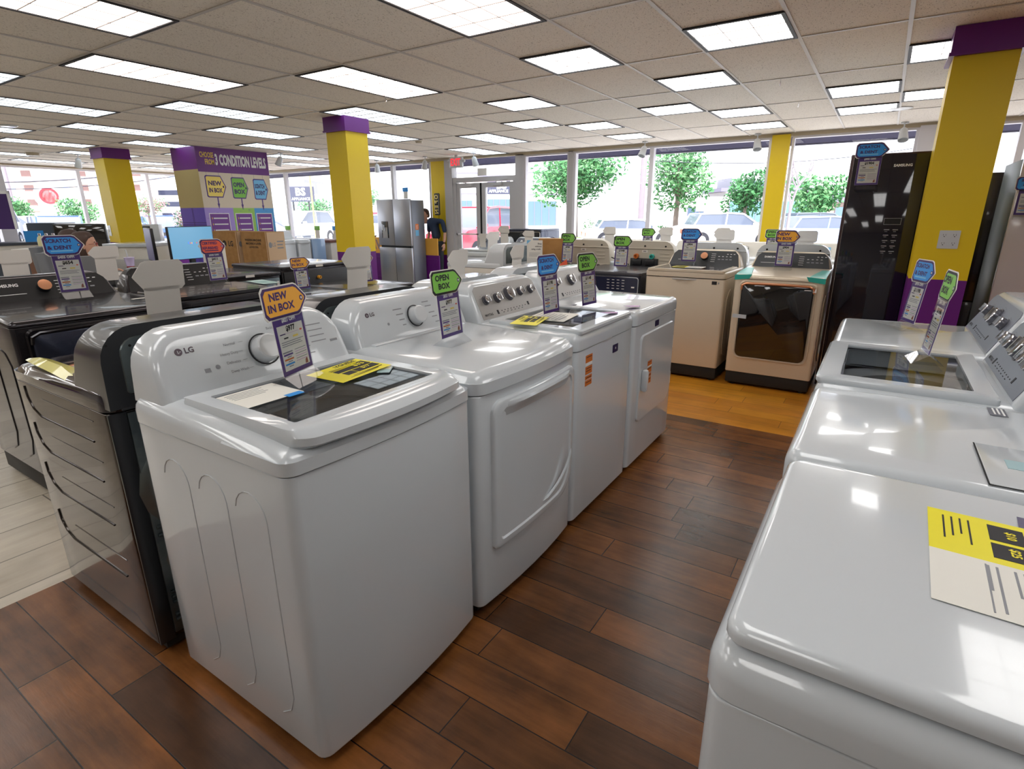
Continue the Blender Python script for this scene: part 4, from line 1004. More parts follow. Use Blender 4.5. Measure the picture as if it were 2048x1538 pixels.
B_ = placeR(maytag_dryer('plain white dryer top with a lint hatch, second machine of the right foreground row', W=.60, pm=GREYP2, door=True), 1.56)
b = MB(); b.m(SHADOW).box(.035, .275, .383, .386, .9483, .9492).box(.273, .276, .385, .55, .9483, .9492).m(WHITE).box(.038, .272, .386, .55, .9478, .9500, .001); b.m(mat('pale_blue_paper', C(160, 190, 196), .5)).box(.12, .17, .43, .47, .9499, .9508); b.obj('lint_hatch', B_)
b = MB(); p = Plate(b, (-.25, .47, .9480), (1, 0, 0), (0, 1, 0), .0008); p.rect(-.035, .035, -.02, .02, GREYP2, 1); p.lines(-.03, .03, .014, 3, .01, .004, INKW, 2); b.obj('rating_label', B_)
KN = [(-.215, .01, .022), (-.13, .012, .024), (-.01, .02, .036), (.10, .015, .026), (.19, .012, .026)]
placeR(maytag_washer('white washer with tinted glass lid and five chrome knobs, third in the right row', W=.62, knobs=KN, pm=GREYP2, sticker=False), 2.19)
placeR(maytag_dryer('white dryer with three chrome knobs, farthest of the right foreground row', W=.70, pm=GREYP2), 2.88)
sign(2.98, -.155, .950, 202, 'dent', 'blue SCRATCH & DENT sign on the farthest white dryer of the right row', '$1198', '$976 OFF!', h=.30, w=.17)
sign(2.27, -.185, .964, 187, 'open', 'green OPEN BOX sign seen nearly edge on upon the glass lid washer at right', '$1148', '$841 OFF!', h=.30, w=.17)
def esheet(p):
    p.rect(-.145, 0, -.14, .14, EYEL, 1); p.rect(.0, .145, -.14, .14, PAPER, 1)
    p.rect(-.128, -.075, -.062, -.018, INK, 2); p.rect(-.065, -.018, -.062, -.018, INK, 2); p.rect(-.128, -.018, -.01, .075, INK, 2); p.rect(-.128, -.018, .082, .12, INK, 2)
    p.text('$25', -.044, -.035, .012, EYEL, 3, .03); p.text('$10', -.10, -.035, .012, EYEL, 3, .03); p.text('$42', -.038, .06, .020, EYEL, 3, .04)
    p.rect(-.12, -.025, .018, .026, EYEL, 3); p.rect(-.12, -.06, .10, .106, EYEL, 3); p.rect(-.12, -.05, .088, .094, EYEL, 3)
    p.lines(-.125, -.04, -.085, 4, .011, .0025, INK, 2, .5)
    for q in range(7): p.lines(.012, .13, .12-.03*q, 2, .010, .003, LINE, 2, .6)
    p.rect(.01, .135, -.075, -.073, LINE, 2)
sheet('energy_label', 'large yellow and white energy label lying on the nearest right washer lid', 'energy label', (.955, -.275, .9555), 178, esheet)
sheet('rating_label', 'dark grey label at the right picture edge on the nearest right washer', 'label', (1.10, -.31, .9550), 175, lambda p: p.rect(-.04, .04, -.05, .05, mat('label_slate', C(80, 76, 110), .4), 1))

# ================= far row facing the camera
place(samsung('washer', 'champagne washer with dark lid, rose knob and blue sign, in the far row', .70, .74, CHAMP, CHARC, handle=ROSE), 4.95, 1.405, -90)
cd = place(samsung('dryer', 'champagne dryer with large black glass door and teal tape on its corners', .67, .74, CHAMP, CHARC, knob_on=False), 4.95, .645, -90)
for s in (-1, 1):
    b = MB(); b.m(TEAL)
    pts = [(s*.19, .10), (s*.335, .02), (s*.338, .40), (s*.26, .44)]
    def zt(y): return .986-.03*((.74-y)/.748)**2
    g = [[(s*(.21+.03*j/6*2), .0+.44*j/6) for j in range(7)], [(s*.335, .0+.44*j/6) for j in range(7)]]
    lp = [[(x, y, zt(y)+.0015-(.010 if j == 0 else 0)) for j, (x, y) in enumerate(row)] for row in g]
    b.loft(lp, False, False, closed=False)
    b.loft([[(s*.20, -.011, .966), (s*.336, -.011, .958)], [(s*.22, -.010, .93), (s*.336, -.010, .915)]], False, False, closed=False)
    q = b.obj('teal_tape', cd); q['label'] = 'teal protective tape on the top corner'
b = MB(); p = Plate(b, (-.275, -.036, .62), (1, 0, -.03), (0, 0, 1), .001); p.rect(-.04, .07, -.018, .014, TAPEW, 1); q = b.obj('white_tape', cd); q['label'] = 'white tape strip across the door edge'
b = MB(); p = Plate(b, (.23, -.034, .865), (1, 0, 0), (0, 0, 1), .0006); p.rect(-.03, .02, -.004, .002, INKW, 1); p.rect(.03, .055, -.016, .012, INKW, 1); b.obj('door_label', cd)
b = MB(); p = Plate(b, (4.949, 1.135, .875), (0, -1, 0), (0, 0, 1), .0006); p.rect(-.03, .012, -.014, .014, INK, 1); p.rect(.022, .032, -.008, .008, LINE, 1)
tag(b.obj('rating_label'), 'small black label on the upper right front of the champagne washer', 'label')
sheet('energy_label', 'yellow energy guide with white page on the champagne washer lid', 'energy label', (5.17, 1.45, .982), -90, lambda p: (p.rect(-.12, .0, -.08, .08, EYEL, 1), p.rect(.0, .15, -.08, .08, PAPER, 1), p.text('ENERGYGUIDE', -.06, .055, .012, INK, 2, .03, maxw=.1), p.rect(-.11, -.01, -.05, .03, INK, 2), p.lines(.015, .14, .06, 6, .02, .004, LINE, 2)))
def front_loader_at(label, W, y, cat='washing machine'):
    return place(front_loader(label, W, .74, .925, NAVYS, mat('fascia_navy', C(34, 38, 62), .2, coat=.5), topm=mat('dark_top', C(76, 76, 82), .25, metal=.5), knobx=-.14, cat=cat, fh=.155), 4.95, y, -90)
front_loader_at('navy front load washer with chrome knob and chrome trim, next to the champagne washer', .68, 2.15)
front_loader_at('navy front load dryer with tan taped panel, left end of the far row', .68, 2.88, 'clothes dryer')
b = MB(); b.m(mat('tan_panel', C(184, 150, 116), .5)).box(4.926, 4.936, 2.86, 3.10, .80, .86, .002); tag(b.obj('tape_strip'), 'tan tape strip across the fascia of the navy dryer', 'tape')
sign(5.33, 1.49, .985, -90, 'dent', 'blue SCRATCH & DENT sign on the champagne washer', '$904', '$345 OFF!', h=.33, w=.19)
sign(5.33, .675, .978, -90, 'new', 'orange NEW IN BOX sign on the champagne dryer', '$904', '$345 OFF!', h=.33, w=.19)
sign(5.14, 2.085, .926, -90, 'open', 'green OPEN BOX sign on the navy washer with the chrome knob', '$1048', '$751 OFF!', h=.32, w=.19)
sign(5.35, 2.78, .926, -90, 'open', 'green OPEN BOX sign beside the shop without using credit card', '$948', '$651 OFF!', h=.33, w=.18)
t = thing('info_card', 'white card reading Shop without using credit on the navy dryer', 'card', (5.15, 3.06, .926), -75)
MB().m(PAPER).box(-.085, .085, -.002, .002, .0, .26).obj('board', t); MB().m(ACRYL).loft([[(-.085, -.04, 0), (-.085, 0, .08), (-.085, .04, 0)], [(.085, -.04, 0), (.085, 0, .08), (.085, .04, 0)]]).obj('stand', t)
b = MB(); p = Plate(b, (0, -.0022, 0), (1, 0, 0), (0, 0, 1), .0006)
for k, s_ in enumerate(('Shop', 'without', 'using credit')): p.text(s_, .075-.009*len(s_)*.55, .225-.028*k, .016, INK, 1, .02)
p.poly([(-.085, .26), (-.04, .26), (-.085, .22)], TAGLB, 1); p.rect(.02, .07, .05, .075, PURPLE, 1); p.lines(-.06, .06, .13, 3, .015, .004, LINE, 1); b.obj('printing', t)
t = thing('cardboard_box', 'open topped brown cardboard box beside the shop without using credit card', 'box', (5.42, 2.98, .926), -62)
MB().m(CARDB).box(-.16, .16, -.11, .11, 0, .27, .003).obj('carton', t); MB().m(CARDL).box(-.158, .158, -.025, .025, .2702, .2712).obj('packing_tape', t)
b = MB(); b.m(TAGR).loft([[(0, 0, 0), (.12, .02, 0), (.11, .03, .09)], [(0, .004, 0), (.12, .024, 0), (.11, .034, .09)]]); o = b.obj('folded_card'); o.location = (4.99, 2.72, .926); o.rotation_euler = (0, 0, -1.2); tag(o, 'small folded orange card on the navy dryer edge', 'card')

# ---- machines standing back to back with that row (backs to the camera)
def rear_white(label, y, W, cat, valves, x=6.47, m=BEIGEM):
    t = thing('washing_machine' if cat == 'w' else 'clothes_dryer', label, 'washing machine' if cat == 'w' else 'clothes dryer'); h = W/2; D = .74
    toe(W, D, t)
    MB().m(CREAM).body(-h, h, 0, D, .035, .88, .02, .004, rb=.006).obj('cabinet', t)
    MB().m(WHITE).body(-h, h, -.008, D-.01, .884, .96, .03, .03).obj('top_panel', t)
    b = MB(); cons(b.m(m), W-.02, .90, 1.175, D-.20, D-.10, D, r=.10, top_in=.02, rnd=.02); co = b.obj('console', t)
    b = MB(); b.m(m).tube([(-h+.03, D+.004, 1.10), (h-.03, D+.004, 1.10)], .006, 6).box(-h+.02, h-.02, D, D+.01, .90, .925, .003)
    for k in range(3):
        for s in (-1, 1): b.box(s*(h-.12)-.05, s*(h-.12)+.05, D, D+.006, .98+.035*k, .988+.035*k, .002)
    b.m(SHADOW)
    for x_ in (-.22, 0, .22): b.cyl((x_, D, 1.125), (0, 1, 0), .009, .008, 10)
    b.m(CARD).box(-.03, .03, D, D+.003, 1.06, 1.085); b.m(INK).box(-.015, .015, D+.003, D+.004, 1.068, 1.074)
    b.obj('console_back', co)
    if valves:
        MB().m(BLACKP).box(-.15, .15, D-.02, D+.02, .90, 1.0, .006).box(-.12, -.02, D, D+.035, .93, .99, .008).box(.02, .12, D, D+.035, .93, .99, .008).obj('valve_block', t)
        for x_, m_, nm in ((.085, ORSTK, 'hot_valve'), (-.085, TEAL, 'cold_valve')):
            q = MB().m(m_).lathe([(.026, 0), (.026, .03), (.016, .032), (.016, .008), (.005, .008)], (x_, D+.002, 1.022), (0, 1, 0), 18).obj(nm, t); q['label'] = 'coloured round water inlet'
        b = MB(); b.m(INK).tube([(.16, D+.02, .93), (.28, D+.03, .97), (.36, D+.03, 1.0)], .006, 6); b.obj('hose', t)
    return place(t, x, y, 90)
rear_white('white washer seen from behind with orange and teal water inlets, behind the navy washer', 2.06, .66, 'w', True)
rear_white('white dryer seen from behind with beige console back, behind the navy dryer', 2.77, .66, 'd', False)
rear_white('white washer seen from behind, mostly hidden by the champagne washer', 1.36, .66, 'w', False, m=WHITE)
rear_white('white dryer seen from behind, mostly hidden by the champagne dryer', .66, .66, 'd', False, m=WHITE)
sign(6.10, 1.35, .962, 90, None, 'beige looking blank sign back left of the yellow window pier', h=.325, w=.20)
sign(6.05, .60, .962, 90, None, 'blank sign back right of the orange sign on the champagne dryer', h=.325, w=.20)
# white machine turned sideways left of that row
t = back_machine('white washer standing sideways with grey back plate and black cord, left of the navy dryer', .74, .78, WHITE, CREAM, GALV, WHITE, 1.14, kindw='washer'); place(t, 5.42, 4.18, 180)
b = MB(); b.m(INK).tube([(.22, .80, .86), (.20, .83, .95), (.16, .81, .98), (.14, .80, .90)], .008, 6).m(mat('yellow_cord', C(220, 210, 60), .5)).tube([(-.26, .80, .95), (-.27, .82, .80), (-.28, .81, .60)], .006, 6); b.obj('cords', t)
sign(5.30, 3.72, .96, 180, None, 'wide blank white sign back on the sideways white washer by the door', h=.30, w=.26)

# ---- window row: white machines with knobs facing the camera
def knob_machine(label, y, W, cat, seed, x=7.18, hc=1.10):
    t = thing('washing_machine' if cat == 'w' else 'clothes_dryer', label, 'washing machine' if cat == 'w' else 'clothes dryer'); h = W/2; D = .70
    toe(W, D, t)
    MB().m(WHITE).body(-h, h, 0, D, .035, .88, .025, .004, rb=.006).obj('cabinet', t)
    MB().m(WHITE).body(-h, h, -.008, D, .884, .94, .03, .03).obj('top_panel', t)
    b = MB(); cons(b.m(CREAM), W-.02, .93, hc, D-.12, D-.06, D, r=.05, top_in=.02, rnd=.015); co = b.obj('console', t)
    v = Vector((0, .06, hc-.93)).normalized(); n = Vector((0, -(hc-.93), .06)).normalized()
    for x_, r_ in ((-.24, .022), (-.14, .022), (.06, .03)) if seed % 2 else ((-.2, .026), (.2, .026)):
        o = Vector((x_, D-.12+.03-.002, (.93+hc)/2+.005)); knob('knob', co, o, n, r_, .025, CHROME if seed % 2 else WHITE2, ring=LINE)
    if seed % 2 == 0:
        b = MB(); p = Plate(b, (0, D-.12+.03-.002, (.93+hc)/2), (1, 0, 0), v, .002); p.rect(-.09, .07, -.03, .04, TAGLB, 1); p.rect(-.09, .07, -.03, .0, BLACKP, 2); p.rect(-.0, .06, -.028, -.01, INKW, 3); b.obj('display_sticker', co)
    return place(t, x, y, -90)
knob_machine('white washer with knobs by the window, right of the yellow pier', .56, .68, 'w', 2)
knob_machine('white dryer with three silver knobs below the yellow window pier', 1.30, .68, 'd', 3)
knob_machine('white washer with a display sticker between two knobs by the window', 2.04, .68, 'w', 4)
knob_machine('white dryer with rounded console in the window row behind the inlet washer', 2.78, .68, 'd', 6)
knob_machine('white washer in the window row behind the green signs, next to the last one', 3.52, .68, 'w', 7)
sign(7.35, 2.62, .945, -90, 'open', 'farthest small green OPEN BOX sign in front of the window', '$898', '$201 OFF!', h=.32, w=.19)
sign(7.40, 1.09, .945, -90, 'open', 'green OPEN BOX sign directly left of the orange champagne dryer sign', '$798', '$251 OFF!', h=.32, w=.19)
for (x, y, lb) in ((7.45, 3.20, 'small blank white sign back in the window row, leftmost by the tree trunk'), (7.45, 2.40, 'small blank white sign back right of the farthest green sign'), (7.45, 1.68, 'small blank white sign back between the blue sign and the beige sign back')):
    sign(x, y, .945, 90, None, lb, h=.33, w=.19)
# dark washer on its pedestal by the door
t = place(front_loader('dark front load washer on a pedestal by the window with steel blue side', .62, .62, 1.23, NAVYS, BLACKP, topm=NAVYS, knobx=-.02), 7.6, 4.72, -90)
b = MB(); b.m(NAVYS)
for q, r_ in ((0, .16), (1, .12)): b.tube([(.312, .34+r_*math.cos(a), 1.02+r_*.55*math.sin(a)) for a in [k*PI/10 for k in range(11)]], .008, 6)
b.obj('side_rib', t)
sign(6.98, 4.66, .956, 90, None, 'blank white sign back in front of the dark washer, left one', h=.33, w=.19)
sign(6.95, 4.22, .956, 90, None, 'blank white sign back in front of the dark washer, right one', h=.27, w=.19)
place(lid_washer('low white washer standing before the dark pedestal washer under two sign backs', .64, .70), 6.75, 4.40, -90)
sign(6.9, 5.0, .956, 90, None, 'blank white card standing left of the dark pedestal washer', h=.22, w=.15)
place(lid_washer('low white washer at the glass door end of the window rows', .60, .70), 6.75, 5.08, -90)

# ================= refrigerators
def feet(b, w, d):
    for x in (-w/2+.06, w/2-.06):
        for y in (.06, d-.06): b.cyl((x, y, 0), (0, 0, 1), .02, .03, 10)
t = thing('refrigerator', 'stainless steel four door refrigerator with ice dispenser by the window', 'refrigerator', (8.72, 8.62, 0), -90)
w, d, H = .94, .44, 1.76
MB().m(mat('fridge_side_grey', C(132, 136, 146), .4, metal=.3)).box(-w/2+.005, w/2-.005, .06, d, .03, H-.02, .006).obj('cabinet', t)
b = MB(); b.m(BLACKP); feet(b, w, d); b.obj('feet', t)
for x0, x1, z0, z1, nm in ((-w/2, -.004, .83, H, 'door'), (.004, w/2, .83, H, 'door'), (-w/2, -.004, .05, .79, 'door'), (.004, w/2, .05, .79, 'door')):
    MB().m(STEEL).box(x0, x1, 0, .058, z0, z1, .008).obj(nm, t)
MB().m(BLACKP).box(-w/2+.06, w/2-.06, .012, .055, .79, .83).obj('handle_recess', t)
b = MB(); b.m(BLACKG).box(-.36, -.16, -.004, .01, .98, 1.32, .004); b.m(GREYP).box(-.33, -.19, -.008, -.004, .98, 1.2); b.m(CHROME).box(-.28, -.24, -.02, -.004, 1.12, 1.2); b.obj('ice_dispenser', t)
b = MB(); p = Plate(b, (w/2-.004, .20, 1.15), (0, 1, 0), (0, 0, 1), .001); p.rect(-.05, .05, 0, .12, mat('magnet_orange', C(240, 130, 50), .5), 1, .02); p.rect(-.05, .05, -.12, 0, TAGLB, 1); p.lines(-.03, .03, .09, 4, .02, .006, INKW, 2); q = b.obj('door_sticker', t); q['label'] = 'orange and blue sticker on the side'
t = thing('price_sign', 'small blue topped price sign standing on the stainless refrigerator', 'price sign', (8.95, 8.42, H-.01), -90)
MB().m(ACRYL).box(-.06, .06, -.03, .03, .001, .16).obj('holder', t); MB().m(PAPER).box(-.055, .055, -.034, -.031, .02, .16).obj('price_sheet', t); MB().m(TAGB).box(-.075, .075, -.04, -.034, .16, .24, .003).obj('tag', t)

BRONZE = mat('dark_bronze_metal', C(62, 46, 46), .35, metal=.6)
t = thing('refrigerator', 'tall black glass refrigerator with bronze edges and control panel', 'refrigerator', (5.22, .01, 0), -90)
w, d, H = .56, .62, 1.87
MB().m(BRONZE).box(-w/2+.002, w/2-.002, .03, d, .03, H-.01, .004).obj('cabinet', t)
b = MB(); b.m(BLACKP); feet(b, w, d); b.obj('feet', t)
MB().m(BRONZE).box(-w/2, w/2, 0, .03, .04, H, .004).obj('door_frame', t)
dg_ = MB().m(mat('door_black_glass', C(16, 16, 30), .06, coat=.6)).box(-w/2+.022, w/2-.022, -.008, .0, .05, H-.012, .002).obj('door_glass', t)
b = MB(); b.m(CHROME).box(w/2-.022, w/2-.020, -.009, 0, .05, H-.02).box(-w/2+.020, -w/2+.022, -.009, 0, .05, H-.02).obj('edge_trim', t)
b = MB(); p = Plate(b, (.06, -.0085, 1.36), (1, 0, 0), (0, 0, 1), .0006)
p.rect(-.055, .055, .0, .048, LINE, 1); p.rect(-.052, .052, .003, .045, BLACKG, 2)
for k in range(5):
    for a in (-.045, .01): p.rect(a, a+.035, -.04-.04*k, -.034-.04*k, LINE, 1); p.rect(a+.006, a+.024, -.052-.04*k, -.048-.04*k, LINE, 1)
p.text('SAMSUNG', -.0, .42, .018, INKW, 1, .03); b.obj('control_print', t)
t = sign(5.205, .165, 1.62, -90, 'dent', 'blue SCRATCH & DENT sign hung on the tall black glass refrigerator', '$1904', '$995 OFF!', h=.33, w=.21, lean=0)
t.location = (5.200, .165, 1.615)
t = thing('refrigerator', 'white front refrigerator with dark grey side at the right picture edge', 'refrigerator', (5.12, -1.16, 0), -90)
w, d, H = .90, .75, 1.80
MB().m(mat('fridge_dark_side', C(50, 58, 55), .4)).box(-w/2+.004, w/2-.004, .04, d, .03, H-.01, .006).obj('cabinet', t)
b = MB(); b.m(BLACKP); feet(b, w, d); b.obj('feet', t)
FW = mat('fridge_white_glass', C(206, 198, 200), .15, coat=.5)
for x0, x1 in ((-w/2, -.003), (.003, w/2)): MB().m(FW).box(x0, x1, 0, .038, .05, H, .006).obj('door', t)
sign(5.095, -.79, 1.40, -90, 'dent', 'sign cut off by the right picture edge on the white refrigerator', '$1404', '$600 OFF!', h=.27, w=.20, lean=0)
t = thing('refrigerator', 'dark refrigerator standing behind the large yellow column', 'refrigerator', (6.2, -.95, 0), -90)
w, d, H = .80, .70, 1.76
MB().m(BLACKM).box(-w/2, w/2, .05, d, .03, H-.01, .006).obj('cabinet', t); b = MB(); b.m(BLACKP); feet(b, w, d); b.obj('feet', t)
for z0, z1 in ((.05, .7), (.71, H)): MB().m(BLACKM).box(-w/2, w/2, 0, .048, z0, z1, .006).obj('door', t)
t = thing('yellow_panel', 'yellow panel with a white rod beside the tall black refrigerator', 'display board', (6.05, -.30, 0), -90)  # upright yellow slab with a dark cap and a white rod
MB().m(YELLOW).box(-.16, .22, 0, .06, 0, 1.62).obj('board', t); MB().m(BLACKP).box(-.17, .23, -.005, .065, 1.62, 1.68).obj('cap', t); MB().m(WHITE2).cyl((-.1, -.03, 1.40), (1, 0, -.1), .02, .22, 12).obj('rod', t)

# ================= left and middle background
def carton(label, x, y, w, d, H, seed):
    t = thing('cardboard_box', label, 'box', (x, y, 0), 0)
    b = MB(); b.m(CARDB).box(0, d, 0, w, 0, H, .004); b.obj('carton', t)
    b = MB(); p = Plate(b, (-.001, w, 0), (0, -1, 0), (0, 0, 1), .001)
    lg = mat('print_box_ink', C(40, 30, 26), .7)
    p.rect(w-.03, w-.012, 0, H, CARDL, 1)
    if seed == 1:
        p.poly([(.32+.055*math.cos(q*PI/8), H-.2+.055*math.sin(q*PI/8)) for q in range(16)], lg, 1); p.text('LG', .50, H-.2, .085, lg, 1, .03)
        for q in range(2): p.rect(.2+q*.14, .30+q*.14, .36, .45, lg, 1); p.rect(.208+q*.14, .292+q*.14, .368, .442, CARDB, 2)
    else:
        for q, s_ in enumerate(('WASHING MACHINE', 'MACHINE A LAVER', 'LAVADORA')): p.text(s_, .33, H-.13-.055*q, .034, lg, 1, .02, maxw=.5)
        p.rect(.2, .3, .38, .40, lg, 1); p.rect(.4, .5, .38, .42, lg, 1)
    b.obj('printing', t)
    b = MB(); p = Plate(b, (0, -.001, 0), (1, 0, 0), (0, 0, 1), .001); p.rect(.004, d-.004, .004, H-.004, CARDL, .8)
    p.poly([(.05+.03*math.cos(q*PI/8), H-.2+.045*math.sin(q*PI/8)) for q in range(16)], LINE, 1); p.text('LG', .115, H-.2, .06, LINE, 1, .02, .6); p.lines(.17, .29, H-.14, 3, .05, .02, LINE, 1)
    for q in range(3): p.rect(.05+.08*q, .1+.08*q, .38, .46, LINE, 1)
    b.obj('end_panel', t)
    return t
carton('tall brown washing machine carton with round logo, left one of the two', 5.35, 8.84, .70, .36, 1.2, 1)
carton('tall brown washing machine carton with three lines of print, right one', 5.38, 8.08, .70, .32, 1.2, 2)
b = MB(); p = Plate(b, (5.345, 9.50, .66), (0, -1, 0), (0, 0, 1), .001); p.rect(0, .10, 0, .16, PAPER, 1); p.rect(.02, .08, .08, .13, INK, 2)
tag(b.obj('shipping_label'), 'white shipping label on the left brown carton', 'label')
def small_white(label, x, y, ang=-90):
    t = thing('washing_machine', label, 'washing machine', (x, y, 0), ang)
    toe(.66, .7, t); MB().m(WHITE).body(-.33, .33, 0, .7, .035, .90, .03, .004).obj('cabinet', t)
    MB().m(WHITE).body(-.33, .33, -.01, .70, .904, .975, .04, .04, bow=.02).obj('top_panel', t)
    b = MB(); cons(b.m(WHITE), .64, .96, 1.14, .54, .62, .7, r=.09, top_in=.01); b.obj('console', t)
    return t
small_white('slim white washer right of the brown cartons, nearer the cartons', 7.13, 10.0, 0).scale = (.52, 1, 1)
small_white('slim white washer between the cartons and the film wrapped dishwasher', 7.50, 10.0, 0).scale = (.48, 1, 1)
t = thing('dishwasher', 'steel dishwasher still wrapped in blue film beside the middle yellow column', 'dishwasher', (7.86, 10.0, 0), 0); t.scale = (.58, 1, 1)
MB().m(STEEL).box(-.30, .30, .03, .6, .03, .98, .006).obj('cabinet', t); MB().m(mat('blue_film', C(140, 170, 208), .25, coat=.5)).box(-.29, .29, 0, .03, .08, .97, .006).obj('wrapped_door', t)
b = MB(); b.m(BLACKP); feet(b, .6, .6); b.obj('feet', t)
for k, (x, y, kd) in enumerate(((8.3, 11.6, 'open'), (8.45, 10.75, 'open'), (8.5, 10.2, 'dent'))):
    t = thing('price_sign', ('tiny green topped sign by the front window, nearest the display wall', 'tiny green topped sign between two others by the front window', 'tiny blue topped sign by the front window near the middle column')[k], 'price sign', (x, y, .93), -90)
    MB().m(PAPER).box(-.07, .07, -.004, .004, 0, .2).obj('price_sheet', t); MB().m(TAGG if kd == 'open' else TAGB).box(-.09, .09, -.008, .006, .2, .29, .003).obj('tag', t)
t = thing('low_shelf', 'brown topped low shelf below the front window left of the steel refrigerator', 'shelf', (8.15, 10.0, 0), 0)
MB().m(mat('shelf_brown', C(110, 70, 62), .5)).box(0, .6, 0, 2.4, .88, .93, .004).obj('top', t); MB().m(CARD).box(.04, .56, .02, 2.38, 0, .88).obj('base', t)
# screen, desk, chairs, people
t = thing('monitor', 'large flat screen showing a search page on a blue background', 'monitor', (3.36, 6.42, 0), 14)
MB().m(BLACKP).box(-.29, .29, .0, .03, .985, 1.335, .006).obj('bezel', t)
b = MB(); p = Plate(b, (0, -.001, 1.16), (1, 0, 0), (0, 0, 1), .0008)
SCR = mat('screen_blue', C(96, 140, 168), .2, emit=C(70, 112, 140), es=.8)
p.rect(-.28, .28, -.168, .168, SCR, 1)
for k, (ch, cc) in enumerate(zip('Google', ((60, 120, 220), (220, 70, 60), (230, 180, 60), (60, 120, 220), (60, 170, 90), (220, 70, 60)))): p.text(ch, -.055+.021*k, .0, .022, mat('logo_%d_%d' % cc[:2], C(*cc), .5, emit=C(*cc), es=.5), 2, .02)
b.obj('screen', t); MB().m(BLACKP).box(-.03, .03, .03, .06, .79, 1.1).box(-.13, .13, -.06, .12, .765, .79, .004).obj('stand', t)
t = thing('monitor', 'thin screen seen almost edge on, left of the large search page screen', 'monitor', (3.08, 6.80, 0), -108)
MB().m(BLACKP).box(-.27, .27, 0, .03, .96, 1.32, .006).obj('bezel', t); MB().m(mat('screen_violet', C(120, 120, 170), .3)).box(-.26, .26, -.002, 0, .975, 1.31).obj('screen', t); MB().m(BLACKP).box(-.03, .03, .03, .06, .79, 1.1).box(-.1, .1, -.05, .1, .765, .79, .004).obj('stand', t)
b = MB(); b.m(PAPER).box(-.05, .05, 0, .002, 1.02, 1.20); b.m(INK).box(-.015, .015, -.001, 0, 1.16, 1.185); o = b.obj('door_hanger_card'); o.location = (3.16, 6.42, 0); o.rotation_euler = (0, 0, -.6); tag(o, 'pale green printed card hanging between the two screens', 'card')
b = MB(); b.m(PAPER).box(-.10, .10, 0, .003, .766, 1.16); o = b.obj('paper_sheet'); o.location = (3.42, 6.10, 0); o.rotation_euler = (0, 0, -.5); tag(o, 'white paper sheet leaning in front of the large screen', 'paper')
DESK = mat('desk_laminate', C(176, 168, 160), .4)
t = thing('desk', 'grey desk carrying the two screens in front of the seated woman', 'desk', (2.98, 5.95, 0))
MB().m(DESK).box(0, .72, 0, 1.2, .735, .765, .004).obj('desktop', t)
for x, y in ((.03, .03), (.64, .03), (.03, 1.12), (.64, 1.12)): MB().m(BLACKP).box(x, x+.05, y, y+.05, 0, .735).obj('leg', t)
t = thing('side_table', 'narrow grey side table carrying the red drink cup', 'table', (2.10, 5.50, 0))
MB().m(DESK).box(0, .75, 0, .34, .92, .955, .004).obj('tabletop', t)
for x, y in ((.02, .02), (.68, .02), (.02, .27), (.68, .27)): MB().m(BLACKP).box(x, x+.05, y, y+.05, 0, .92).obj('leg', t)
t = thing('drink_cup', 'clear plastic cup of red drink with a straw on the desk', 'cup', (2.40, 5.72, .956))
MB().m(mat('cup_plastic', C(190, 180, 220), .2, coat=.4)).lathe([(.03, .05), (.042, .125), (.045, .13), (.02, .135)], (0, 0, 0), (0, 0, 1), 18).obj('cup_rim', t)
MB().m(mat('red_drink', C(140, 30, 36), .2)).lathe([(.026, 0), (.031, .052)], (0, 0, 0), (0, 0, 1), 18).obj('drink', t)
MB().m(WHITE2).tube([(0, 0, .05), (-.02, -.01, .20)], .005, 6).obj('straw', t)
def chair(x, y, rz, label, col=GREYF):
    t = thing('office_chair', label, 'chair', (x, y, 0), rz)
    b = MB(); b.m(col).box(-.25, .25, -.24, .24, .44, .54, .04, 3); b.obj('seat', t)
    b = MB(); b.m(col)
    b.loft([[(xx*(1-.25*max(0, q-.5)), .24+.05*q+yy-.05*(1-(xx/.23)**2)*.6, .60+.5*q) for xx, yy in rr(-.23, .23, -.04, .04, .035, 3, 3)] for q in (0, .02, .25, .5, .75, .95, 1)]); b.obj('backrest', t)
    b = MB(); b.m(BLACKP).cyl((0, 0, .08), (0, 0, 1), .03, .36, 12).box(-.02, .02, .2, .28, .46, .7)
    b.obj('stem', t)
    b = MB(); b.m(BLACKP)
    for k in range(5):
        a = k*2*PI/5; b.tube([(0, 0, .10), (.27*math.cos(a), .27*math.sin(a), .06)], .018, 6); b.ball((.27*math.cos(a), .27*math.sin(a), .03), .028)
    b.obj('base', t)
    for s in (-1, 1): MB().m(GREYD).tube([(s*.25, .1, .48), (s*.30, .08, .66), (s*.30, -.12, .68), (s*.30, -.18, .66)], .022, 8).obj('armrest', t)
    return t
chair(1.68, 7.05, -70, 'grey fabric office chair with curved arm at the left behind the sign')
chair(1.42, 6.25, -120, 'low dark grey chair at the far left picture edge', GREYD)
chair(2.24, 6.27, 180-20, 'grey office chair between the woman and the white sign back')

